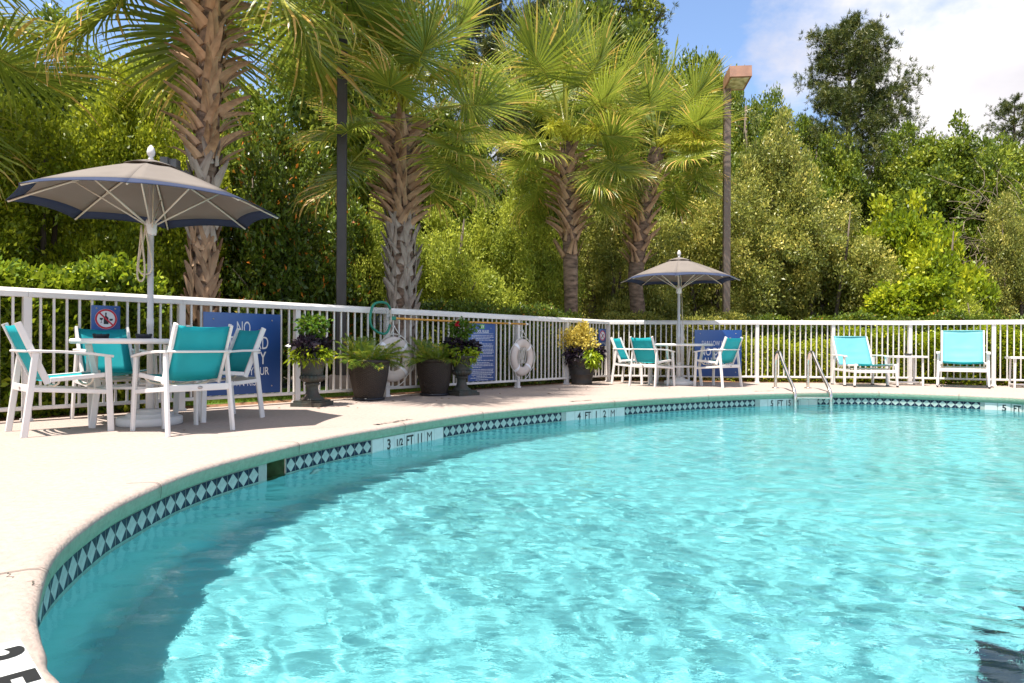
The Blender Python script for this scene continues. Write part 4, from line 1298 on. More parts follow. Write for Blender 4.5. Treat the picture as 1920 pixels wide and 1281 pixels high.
M['l_oak'] = leaf_mat('oak_leaf', [(0.1, (0.035, 0.073, 0.010)), (0.5, (0.150, 0.221, 0.021)), (0.9, (0.450, 0.467, 0.044))], 0.42, 0.32, (0.34, 0.42, 0.04))
M['l_pine'] = leaf_mat('pine_needle', [(0.1, (0.027, 0.050, 0.012)), (0.5, (0.074, 0.102, 0.018)), (0.9, (0.202, 0.193, 0.036))], 0.45, 0.10, (0.25, 0.32, 0.05))
M['l_box'] = leaf_mat('hedge_leaf', [(0.1, (0.040, 0.088, 0.007)), (0.5, (0.163, 0.262, 0.015)), (0.9, (0.481, 0.554, 0.040))], 0.36, 0.35, (0.42, 0.48, 0.03))
M['bark'] = pm('grey_brown_bark', (0.13, 0.10, 0.075), 0.9, 0.45, 9, 0.6, 14, stretch=(1, 1, 0.25))
M['twig'] = pm('dry_twig', (0.30, 0.235, 0.17), 0.9, 0.3, 9)

CR = {}
def crown_kind(k):
    if k in CR: return CR[k]
    t = k[0]; sd = k[1]
    if t == 'vib':   r = (make_crown('viburnum_crown', 100+sd, 2.0, 4.6, 0.1, 20, 5200, 9, 0.105, 0.052, M['l_vib'], 'dome', 0.075), 2.0, 4.6, 0.1)
    elif t == 'mag': r = (make_crown('magnolia_crown', 200+sd, 1.8, 4.4, 0.1, 20, 4200, 8, 0.135, 0.058, M['l_mag'], 'dome', 0.085, red=0.035), 1.8, 4.4, 0.1)
    elif t == 'myr': r = (make_crown('myrtle_crown', 300+sd, 1.9, 3.4, 0.15, 22, 5200, 9, 0.095, 0.038, M['l_myr'], 'dome', 0.09, fill=0.4), 1.9, 3.4, 0.15)
    elif t == 'hol': r = (make_crown('holly_crown', 400+sd, 2.6, 5.2, 0.1, 26, 7000, 8, 0.105, 0.050, M['l_hol'], 'dome', 0.09, lobe=(0.24, 0.42)), 2.6, 5.2, 0.1)
    elif t == 'vine': r = (make_crown('vine_crown', 500+sd, 1.8, 4.0, 0.05, 30, 3600, 9, 0.17, 0.095, M['l_vine'], 'dome', 0.11, lobe=(0.16, 0.40), fill=0.4), 1.8, 4.0, 0.05)
    elif t == 'oak': r = (make_crown('broadleaf_crown', 600+sd, 2.8, 9.0, 1.2, 28, 6500, 8, 0.16, 0.085, M['l_oak'], 'round', 0.12, lobe=(0.20, 0.38)), 2.8, 9.0, 1.2)
    CR[k] = r
    return r

rT = random.Random(8)
def limbs(mb, base, top, r0, nb, spread, rng, zlo=0.35):
    base, top = Vector(base), Vector(top)
    pts = [base + (top-base)*t + Vector((rng.uniform(-1, 1), rng.uniform(-1, 1), 0))*0.05*(t > 0) for t in (0, 0.25, 0.5, 0.75, 1)]
    mb.tube(pts, [r0*1.25, r0, r0*0.8, r0*0.55, r0*0.2], 8)
    for k in range(nb):
        t = rng.uniform(zlo, 0.95)
        p = base + (top-base)*t
        a = rng.uniform(0, 2*math.pi); l = spread*rng.uniform(0.5, 1.0)*(1.15-t*0.6)
        q = p + Vector((math.cos(a)*l, math.sin(a)*l, l*rng.uniform(0.3, 0.8)))
        m_ = (p+q)/2 + Vector((0, 0, 0.06*l))
        mb.tube([p, m_, q], [r0*0.5*(1.1-t), r0*0.32*(1.1-t), r0*0.1], 6)

def tree(name, kind, seed, px, Y, ytop, hw, label, cat='tree', group=None, zscale_low=None):
    me, R0, H0, zl = crown_kind((kind, seed))
    X = (px-960)/F*Y
    H = CAM_H + (yh(px)-ytop)*Y/F
    rad = hw*Y/F
    e = empty(name, (X, Y, 0), rT.uniform(0, 6.28))
    c = link('crown', me, e); c.scale = (rad/R0, rad/R0, H/H0)
    mb = MB(); rr_ = random.Random(px)
    if kind in ('oak', 'myr'):
        limbs(mb, (0, 0, -0.05), (0, 0, H*0.86), 0.10*H/5, 14, rad*0.8, rr_, 0.2)
    else:
        for k in range(3):
            a = 2.1*k
            limbs(mb, (0.12*math.cos(a), 0.12*math.sin(a), -0.05), (0.35*rad*math.cos(a), 0.35*rad*math.sin(a), H*0.8), 0.055, 6, rad*0.7, rr_)
    mb.build('trunk', M['bark'], e)
    tag(e, label, cat, group)
    return e

gs = 'trees and tall shrubs behind the fence'
tree('viburnum_tree', 'vib', 0, 65, 10.6, 128, 190, 'tall yellow green shrub at the left edge behind the near umbrella', 'shrub', gs)
tree('viburnum_tree', 'vib', 1, 268, 10.9, 165, 130, 'yellow green shrub left of the thick near palm trunk', 'shrub', gs)
tree('viburnum_tree', 'vib', 1, -150, 9.6, 170, 200, 'yellow green shrub reaching in from beyond the left frame edge', 'shrub', gs)
tree('magnolia_tree', 'mag', 0, 500, 11.8, 235, 130, 'dark glossy magnolia with rusty leaves right of the near palm trunk', 'tree', gs)
tree('magnolia_tree', 'mag', 1, 590, 13.4, 260, 120, 'dark glossy magnolia behind the dark lamp pole', 'tree', gs)
tree('magnolia_tree', 'mag', 1, 400, 12.6, 215, 110, 'dark glossy magnolia directly behind the near palm trunk', 'tree', gs)
tree('wax_myrtle_tree', 'myr', 0, 865, 14.2, 362, 140, 'light green wax myrtle between the second and third palms', 'tree', gs)
tree('wax_myrtle_tree', 'myr', 1, 715, 13.6, 395, 95, 'light green wax myrtle at the left of the second palm trunk', 'tree', gs)
tree('wax_myrtle_tree', 'myr', 1, 985, 15.4, 380, 105, 'light green wax myrtle left of the third palm trunk', 'tree', gs)
tree('holly_tree', 'hol', 0, 1140, 17.2, 345, 130, 'olive green holly between the third and fourth palms', 'tree', gs)
tree('holly_tree', 'hol', 1, 1330, 18.0, 330, 150, 'olive green holly behind the far umbrella', 'tree', gs)
tree('holly_tree', 'hol', 0, 1440, 19.0, 205, 130, 'tall olive holly right of the brown lamp post', 'tree', gs)
tree('holly_tree', 'hol', 1, 1545, 18.2, 330, 140, 'wide olive holly below the tall pine', 'tree', gs)
tree('vine_covered_shrub', 'vine', 0, 1752, 17.2, 372, 88, 'bright yellow green vine mound above the right lounge chair', 'shrub', gs)
tree('vine_covered_shrub', 'vine', 0, 1668, 18.6, 392, 85, 'green vine mound left of the brightest mound', 'shrub', gs)
tree('vine_covered_shrub', 'vine', 0, 1705, 15.8, 500, 90, 'low green vine thicket over the fence between the lounge chairs', 'shrub', gs)
tree('vine_covered_shrub', 'myr', 0, 1815, 15.6, 545, 90, 'low feathery pale shrub just over the fence at right', 'shrub', gs)
tree('broadleaf_tree', 'oak', 0, 1800, 23.0, 190, 120, 'tall green tree with dry twigs near the right edge', 'tree', gs)
tree('broadleaf_tree', 'oak', 0, 1925, 24.0, 205, 110, 'tall green tree cut by the right frame edge', 'tree', gs)
tree('holly_tree', 'hol', 0, 1895, 19.5, 340, 90, 'dull green shrub in the shade at the right frame edge', 'tree', gs)
tree('broadleaf_tree', 'oak', 1, 1675, 25.0, 260, 90, 'green tree filling the gap below the pine at its right', 'tree', gs)
tree('broadleaf_tree', 'oak', 1, 1530, 25.0, 215, 80, 'green tree filling the gap below the pine at its left', 'tree', gs)
tree('broadleaf_tree', 'oak', 0, 1235, 25.0, 48, 82, 'round topped sweet gum over the third and fourth palms', 'tree', gs)
tree('broadleaf_tree', 'oak', 1, 1345, 24.0, 95, 80, 'round topped sweet gum behind the brown lamp head', 'tree', gs)
tree('broadleaf_tree', 'oak', 1, 1100, 24.0, 150, 110, 'green tree between the crowns of the second and third palms', 'tree', gs)
tree('broadleaf_tree', 'oak', 1, 640, 22.0, -40, 170, 'tall green tree behind the dark lamp pole and second palm', 'tree', gs)
tree('broadleaf_tree', 'oak', 0, 350, 20.0, 10, 180, 'tall green tree behind the near palm crown', 'tree', gs)
tree('broadleaf_tree', 'oak', 1, 60, 19.0, 40, 200, 'tall green tree behind the left yellow green shrubs', 'tree', gs)
tree('broadleaf_tree', 'oak', 0, 830, 23.0, 130, 130, 'green tree behind the second palm crown', 'tree', gs)
tree('broadleaf_tree', 'oak', 0, 1000, 23.0, 270, 110, 'green tree low between the second and third palm crowns', 'tree', gs)

tree('broadleaf_tree', 'oak', 1, 1180, 26.5, 62, 120, 'dense green tree top between the third and fourth palm crowns', 'tree', gs)
tree('broadleaf_tree', 'oak', 0, 1300, 26.0, 66, 105, 'dense green tree top left of the brown lamp head', 'tree', gs)
tree('broadleaf_tree', 'oak', 0, 1395, 22.0, 120, 80, 'leafy tree reaching up right behind the brown lamp head', 'tree', gs)
tree('broadleaf_tree', 'oak', 1, 1120, 29.5, -70, 165, 'dark tree mass over the third palm at the top of the picture', 'tree', gs)
tree('broadleaf_tree', 'oak', 0, 1460, 24.0, 195, 90, 'green tree between the brown lamp post and the tall pine', 'tree', gs)
tree('broadleaf_tree', 'oak', 1, 1730, 24.0, 225, 90, 'green tree right of the tall pine', 'tree', gs)

# pines: whorled branches with needle tufts
def make_pine(seed, H, zlo, rad, tufts, trunk_r, flat=False):
    rng = np.random.default_rng(seed); rr_ = random.Random(seed)
    br = MB(); P = []; D = []
    nb = 64
    br.tube([(0, 0, -0.1), (0.06, 0.02, H*0.3), (-0.05, 0.03, H*0.6), (0.04, 0, H*0.85), (0, 0, H*0.98)], [trunk_r*1.2, trunk_r, trunk_r*0.75, trunk_r*0.4, 0.03], 10)
    for k in range(nb):
        t = k/(nb-1)
        z = zlo + (H*0.97-zlo)*t
        a = k*2.4 + rr_.uniform(-0.4, 0.4)
        prof = (1-t)**0.6*(0.55+0.45*min(1, t*4)) + 0.14
        l = rad*prof*rr_.uniform(0.55, 1.15)
        d = Vector((math.cos(a), math.sin(a), rr_.uniform(0.05, 0.45)))
        p0 = Vector((0, 0, z)); p1 = p0 + d*l*0.55; p2 = p0 + d*l + Vector((0, 0, l*0.15))
        br.tube([p0, p1, p2], [0.035+0.05*(1-t), 0.03, 0.012], 5)
        m = int(tufts/nb*(0.5+prof)*1.1)
        for j in range(m):
            u = 0.35 + 0.68*rr_.random()**0.7
            q = p0 + (p2-p0)*u
            w = 0.26*l*(0.4+u*0.5)+0.08
            q = q + Vector((rr_.gauss(0, 1), rr_.gauss(0, 1), rr_.gauss(0.25, 0.6)))*w*0.62
            P.append(q); D.append((d*0.7 + Vector((rr_.gauss(0, .4), rr_.gauss(0, .4), 0.5))))
    P = np.array([tuple(p) for p in P]); D = np.array([tuple(p) for p in D])
    per = 19
    n = len(P)
    pos = np.repeat(P, per, 0)
    nor = np.repeat(D, per, 0)*0.8 + rng.normal(size=(n*per, 3))*0.75
    v, f = leaf_cloud(pos, nor, 0.21, 0.022, rng, 0.1)
    tint = 0.5*np.repeat(rng.random(n), per) + 0.5*rng.random(n*per)
    return br.mesh('pine_trunk', M['bark']), grid_mesh('pine_crown', v, f, M['l_pine'], False, tint)
pA_ = make_pine(31, 13.2, 3.6, 3.6, 7200, 0.20)
pB_ = make_pine(47, 14.0, 3.0, 3.4, 3000, 0.22)
def pine(px, Y, ytop, hw, ms, R0, H0, label, rz):
    H = CAM_H + (yh(px)-ytop)*Y/F; rad = hw*Y/F
    e = empty('pine_tree', ((px-960)/F*Y, Y, 0), rz)
    t_ = link('trunk', ms[0], e); c_2 = link('crown', ms[1], e)
    for o in (t_, c_2): o.scale = (rad/R0, rad/R0, H/H0)
    tag(e, label, 'pine tree', 'pine trees behind the shrubs')
pine(1590, 27.0, 38, 138, pA_, 3.6, 13.2, 'tall dark pine standing alone against the white cloud', 0.4)
pine(905, 27.0, -60, 95, pA_, 3.6, 13.2, 'loose pine between the second and third palms', 2.1)
pine(1120, 29.0, -120, 170, pB_, 3.4, 14.0, 'broad dark pine above the third palm', 1.0)
pine(1010, 31.0, -20, 80, pA_, 3.6, 13.2, 'slim pine left of the third palm crown', 3.3)
pine(1900, 30.0, 180, 90, pB_, 3.4, 14.0, 'pine far back near the right frame edge', 4.2)

# bare twigs hanging in the right-hand tree
tw = MB(); rg = random.Random(9)
for k in range(150):
    x = rg.gauss(0, 0.9); z = rg.uniform(2.2, 5.6); y = rg.uniform(-0.5, 0.5)
    p = Vector((x, y, z)); pts = [p]
    d = Vector((rg.gauss(0, .6), rg.gauss(0, .3), rg.gauss(-.2, .7)))
    for j in range(4):
        d = d + Vector((rg.gauss(0, .3), rg.gauss(0, .3), rg.gauss(-0.05, .3))); p = p + d.normalized()*0.28; pts.append(p)
    tw.tube(pts, [0.008, 0.007, 0.006, 0.004, 0.002], 4)
limbs(tw, (0, 0, -0.05), (0.2, 0, 5.0), 0.04, 7, 1.3, random.Random(3))
o = tw.build('bare_tree', M['twig'], None, ((1860-960)/F*20.6, 20.6, 0))
tag(o, 'leafless twiggy tree tangled in the greenery at the right', 'tree')

# far wood that closes the view
rng = np.random.default_rng(77)
n = 18000
th = rng.uniform(-1.15, 1.15, n); rad = rng.uniform(36, 44, n)
hz = 4.2 + 2.2*np.sin(th*9+1) * 0.5 + 1.6*np.sin(th*23+2)*0.5 + 0.9*np.sin(th*51)*0.5
z = rng.random(n)**0.8 * hz
P = np.column_stack([rad*np.sin(th), rad*np.cos(th), z])
Pn = np.repeat(P, 4, 0) + rng.normal(size=(n*4, 3))*0.35
v, f = leaf_cloud(Pn, rng.normal(size=(n*4, 3)) + np.array([0, -0.6, 0.3]), 0.55, 0.34, rng)
fwood = link('far_wood', grid_mesh('far_wood', v, f, M['l_oak'], False, rng.random(n*4)*0.8))
tag(fwood, 'distant green wood seen between the nearer trees', 'wood', kind='stuff')

# ------------------------------------------------------------------ hedges
def hedge(name, A, B, width, h0, h1, label, mat, ln, wd, dens, seed, group='clipped hedges behind the fence'):
    rng = np.random.default_rng(seed)
    A, B = Vector(A), Vector(B); L = (B-A).length
    d = (B-A)/L; nn = np.array([-d.y, d.x, 0.0]); dd = np.array([d.x, d.y, 0.0])
    n = int(L*dens)
    u = rng.random(n)*L; w = (rng.random(n)-0.5)*width; hh = h0 + (h1-h0)*u/L + 0.07*np.sin(u*3.1) + 0.05*np.sin(u*7.3+1)
    z = rng.random(n)*hh
    # push to the shell: top or one of the sides
    sel = rng.random(n)
    top = sel < 0.38
    z = np.where(top, hh - 0.16*rng.random(n)**2, z)
    w = np.where(~top, np.where(rng.random(n) < 0.7, -1, 1)*(width/2 - 0.14*rng.random(n)**2)*1.0, w)
    w += 0.05*np.sin(u*5+z*6)
    pos = dd[None, :]*u[:, None] + nn[None, :]*w[:, None] + np.array([0, 0, 1.0])*z[:, None]
    per = 5
    pos = np.repeat(pos, per, 0) + rng.normal(size=(n*per, 3))*0.055
    nor = rng.normal(size=(n*per, 3))*0.7 + np.array([0, 0, 0.7]) + nn[None, :]*np.repeat(np.sign(w), per)[:, None]*0.5
    v, f = leaf_cloud(pos, nor, ln, wd, rng)
    e = empty(name, tuple(A))
    link('foliage', grid_mesh('hedge_foliage', v, f, mat, False, 0.5*np.repeat(rng.random(n), per)+0.5*rng.random(n*per)), e)
    mb = MB(); rr_ = random.Random(seed)
    for k in range(int(L*4)):
        uu = rr_.random()*L; p = d*uu + Vector(nn)*rr_.uniform(-0.2, 0.2)*width
        q = p + Vector((rr_.uniform(-.2, .2), rr_.uniform(-.2, .2), (h0+(h1-h0)*uu/L)*0.85))
        mb.tube([p, (p+q)/2 + Vector((rr_.uniform(-.06, .06), 0, 0)), q], [0.014, 0.010, 0.004], 4)
    mb.build('stems', M['twig'], e)
    tag(e, label, 'hedge', group)
    return e
def beh(t, off):
    return P50 + d1*t - n1*off
hedge('hedge', beh(-3.5, 0.85), beh(1.35, 0.80), 0.75, 1.45, 1.38, 'leafy hedge rising above the fence at the left of the near palm', M['l_box'], 0.085, 0.042, 2100, 1)
hedge('hedge', beh(5.7, 0.80), beh(9.4, 0.85), 0.7, 1.26, 1.28, 'dark clipped hedge just over the fence behind the pool rules sign', M['l_mag'], 0.06, 0.03, 2100, 2)
hedge('hedge', C1 + Vector((0.1, 1.2, 0)), C1 + Vector((3.0, 1.15, 0)), 0.7, 1.24, 1.22, 'dark hedge behind the far table and fence corner', M['l_hol'], 0.06, 0.032, 2100, 3)
hedge('hedge', C1 + Vector((2.6, 0.75, 0)), C1 + Vector((5.0, 0.62, 0)), 0.55, 0.72, 0.78, 'thin patchy yellow hedge behind the pool ladder', M['l_vib'], 0.055, 0.03, 1300, 4)
hedge('hedge', C1 + Vector((4.9, 0.70, 0)), C2 + Vector((3.4, -0.9, 0)), 0.6, 0.92, 0.95, 'bright yellow green hedge behind the lounge chairs', M['l_vine'], 0.06, 0.034, 2100, 5)
hedge('hedge', C1 + Vector((3.0, 1.9, 0)), C2 + Vector((4.0, 0.9, 0)), 0.8, 1.22, 1.26, 'dark taller hedge at the back of the yellow green one', M['l_mag'], 0.07, 0.036, 1800, 6)

# ------------------------------------------------------------------ ground beyond the deck
def ground_mat():
    m, t, b = node_mat('soil_and_leaf_litter')
    co = t.nodes.new('ShaderNodeTexCoord')
    n = t.nodes.new('ShaderNodeTexNoise'); n.inputs['Scale'].default_value = 1.2; n.inputs['Detail'].default_value = 10; n.inputs['Roughness'].default_value = 0.7
    t.links.new(co.outputs['Object'], n.inputs['Vector'])
    r = t.nodes.new('ShaderNodeValToRGB'); e = r.color_ramp.elements
    e[0].position = 0.35; e[0].color = (0.030, 0.022, 0.014, 1); e[1].position = 0.7; e[1].color = (0.085, 0.058, 0.034, 1)
    t.links.new(n.outputs['Fac'], r.inputs[0]); t.links.new(r.outputs[0], b.inputs['Base Color'])
    b.inputs['Roughness'].default_value = 0.95
    return m
def flat(name, pts, z, mat, label):
    mb = MB(); mb.add([(p[0], p[1], z) for p in pts], [tuple(range(len(pts)))])
    o = mb.build(name, mat); tag(o, label, kind='structure'); return o
# the sheet runs to the horizon round the pool basin
big = [Vector((-900, -900, -0.03)), Vector((900, -900, -0.03)), Vector((900, 900, -0.03)), Vector((-900, 900, -0.03))]
hole2 = [Vector((*(edge[i] - nrm[i]*0.30), -0.03)) for i in range(0, NS, 6)]
tr2 = tessellate_polygon([big, hole2])
mb = MB(); mb.add([tuple(p) for p in big + hole2], [tuple(t) for t in tr2])
gr = mb.build('ground', ground_mat()); tag(gr, 'dark leaf litter ground under the trees', kind='structure')
M['mulch'] = pm('pine_straw_mulch', (0.26, 0.13, 0.065), 0.95, 0.5, 26, 1.0, 60, c2=(0.10, 0.05, 0.028))
M['asphalt'] = pm('asphalt', (0.055, 0.054, 0.055), 0.9, 0.25, 30, 0.3, 120)
M['lawn'] = pm('lawn', (0.13, 0.24, 0.025), 0.9, 0.35, 12, 0.4, 60)
flat('mulch_bed', [beh(-6, 0.13), beh(9.55, 0.11), beh(9.3, 0.62), beh(-6, 0.62)], -0.012, M['mulch'], 'pine straw strip along the foot of the fence')
flat('mulch_bed', [C1 + Vector((0, 0.13, 0)), C2 + Vector((0.05, 0.18, 0)), FD + Vector((0.2, 0.2, 0)), FD + Vector((0.5, 1.6, 0)), C2 + Vector((0.2, 2.2, 0)), C1 + Vector((0.0, 2.3, 0))], -0.016, M['mulch'], 'pine straw bed under the hedges at the back')
flat('lawn', [beh(-6, 0.63), beh(8.6, 0.63), beh(8.2, 2.1), beh(-6, 2.1)], -0.010, M['lawn'], 'strip of sunlit lawn behind the fence')
flat('asphalt_path', [beh(-6, 2.12), beh(7.0, 2.12), beh(6.4, 3.4), beh(-6, 3.4)], -0.014, M['asphalt'], 'asphalt path behind the lawn strip')
# grass blades on the lawn strip
rng = np.random.default_rng(12)
n = 42000
u = rng.uniform(-2.0, 8.4, n); w = rng.uniform(0.62, 2.1, n)
base_ = np.array([P50.x, P50.y, -0.012]); d_ = np.array([d1.x, d1.y, 0]); nn_ = -np.array([n1.x, n1.y, 0])
pos = base_ + d_*u[:, None] + nn_*w[:, None]
v, f = leaf_cloud(pos, rng.normal(size=(n, 3))*0.45 + np.array([0, 0, 1.0]), 0.055, 0.007, rng, 0.1)
M['l_grass'] = leaf_mat('grass_blade', [(0.0, (0.08, 0.17, 0.012)), (0.5, (0.15, 0.27, 0.02)), (1.0, (0.26, 0.34, 0.04))], 0.5, 0.35, (0.4, 0.5, 0.04))
o = link('grass', grid_mesh('grass', v, f, M['l_grass'], False, rng.random(n))); tag(o, 'short grass of the lawn strip behind the fence', 'grass', kind='stuff')

# ------------------------------------------------------------------ palms
M['l_frond'] = leaf_mat('palmetto_leaf', [(0.0, (0.052, 0.091, 0.014)), (0.45, (0.187, 0.245, 0.028)), (0.72, (0.478, 0.447, 0.062)), (0.86, (0.784, 0.454, 0.120)), (1.0, (0.800, 0.504, 0.180))], 0.34, 0.34, (0.50, 0.58, 0.07), 0.5)
M['petiole'] = pm('green_petiole', (0.16, 0.20, 0.045), 0.5, 0.3, 8)
M['boot'] = pm('dry_palm_boot', (0.42, 0.265, 0.155), 0.85, 0.45, 7, 0.7, 30, c2=(0.15, 0.085, 0.045), stretch=(1, 1, 0.3))
M['boot_grey'] = pm('weathered_palm_boot', (0.40, 0.335, 0.275), 0.9, 0.4, 7, 0.7, 30, c2=(0.17, 0.13, 0.10), stretch=(1, 1, 0.3))
M['ptrunk'] = pm('palm_trunk_fibre', (0.22, 0.145, 0.10), 0.95, 0.5, 6, 1.0, 24, c2=(0.075, 0.048, 0.032), stretch=(1, 1, 3.0))
M['flower'] = leaf_mat('palm_flower', [(0.0, (0.46, 0.48, 0.03)), (1.0, (0.70, 0.68, 0.07))], 0.6, 0.35, (0.7, 0.62, 0.05))

def make_frond(seed, droop, dead=0.12):
    rg = np.random.default_rng(seed)
    v, f, tn, mi = [], [], [], []
    Lp = 0.95
    pet = [Vector((Lp*t, 0.0, 0.10*math.sin(t*2.2) - 0.10*t*t*droop)) for t in (0, 0.33, 0.66, 1.0)]
    # petiole
    pm_ = MB(); pm_.tube(pet + [pet[-1] + Vector((0.42, 0, -0.10 - 0.15*droop))], [0.020, 0.016, 0.013, 0.011, 0.004], 5)
    for p in pm_.v: v.append(p)
    for q in pm_.f:
        f.append(q); tn.append(0.66)
    tip = pet[-1]
    NL = 62
    for k in range(NL):
        t = (k+0.5)/NL*2 - 1
        ang = t*R(122) + rg.normal()*0.022
        cost = 0.40*(1-abs(t))**1.0
        b0 = tip + Vector((cost, 0, -0.10*cost/0.4*(1+droop)))
        ln = (1.02 - 0.30*abs(t)**2)*rg.uniform(0.9, 1.06) - cost*0.55
        dr = droop*rg.uniform(0.6, 1.7) + (0.5 if rg.random() < 0.15 else 0)
        brk = rg.uniform(0.45, 0.75)
        d = Vector((math.cos(ang), math.sin(ang), 0.16 - 0.45*abs(t)*droop))
        d.normalize()
        sd = Vector((-math.sin(ang), math.cos(ang), 0))
        brown = rg.random() < dead
        prev = None
        pts = []
        p = b0.copy()
        for j in range(6):
            u = j/5
            wdt = 0.0150*(0.35 + 1.3*u if u < 0.4 else 0.87*(1-((u-0.4)/0.6)**1.5)+0.04)
            pts.append((p - sd*wdt + Vector((0, 0, 0.008*(k % 2))), p + sd*wdt + Vector((0, 0, 0.008*((k+1) % 2)))))
            dd = d.copy()
            if u > brk*0.8:
                dd = (d + Vector((0, 0, -1.5*dr*(u-brk*0.8)/(1-brk*0.8)))).normalized()
            p = p + dd*ln/5
        n0 = len(v)
        for a, b in pts:
            v.append(tuple(a)); v.append(tuple(b))
        tb = rg.uniform(0.15, 0.62)
        for j in range(5):
            f.append((n0+2*j, n0+2*j+1, n0+2*j+3, n0+2*j+2))
            x = tb + (0.22 if j == 4 else 0.06 if j == 3 else 0)
            if brown: x = 0.80 + 0.2*rg.random() if j >= 2 else x + 0.15
            tn.append(min(1, x))
    me = bpy.data.meshes.new('frond')
    me.from_pydata(v, [], f)
    a = me.attributes.new('tint', 'FLOAT', 'FACE'); a.data.foreach_set('value', np.array(tn, dtype=np.float32))
    me.materials.append(M['l_frond']); me.update()
    return me
FR = [make_frond(1, 0.15), make_frond(2, 0.30), make_frond(3, 0.5, 0.2), make_frond(4, 0.75, 0.35), make_frond(5, 0.08, 0.05)]

def boot_mesh(seed, ln, out):
    """split leaf base: a broad foot that forks and curls away from the trunk"""
    rg = random.Random(seed)
    mb = MB()
    rows = []
    N = 6
    for i in range(N):
        u = i/(N-1)
        w = 0.046*(1-u)**0.7 + 0.014
        y = 0.012 + out*u**1.6 + 0.01
        z = ln*u
        th = 0.016*(1-u*0.5)
        bow = 0.02*math.sin(u*3)
        rows.append([(-w, -y+th*0.2+bow*0, z), (0, -y-th, z+0.01), (w, -y+th*0.2, z), (0, -y+th*0.7, z)])
    v = [p for r in rows for p in r]
    f = []
    for i in range(N-1):
        f += [(i*4+k, i*4+(k+1) % 4, (i+1)*4+(k+1) % 4, (i+1)*4+k) for k in range(4)]
    f.append(tuple(range((N-1)*4, N*4)))
    mb.add(v, f)
    return mb
BT = {}
for nm, mat in (('brown', 'boot'), ('grey', 'boot_grey')):
    BT[nm] = [boot_mesh(k, 0.36-0.01*k, o_).mesh('boot', M[mat]) for k, o_ in enumerate((0.030, 0.07, 0.18, 0.28))]

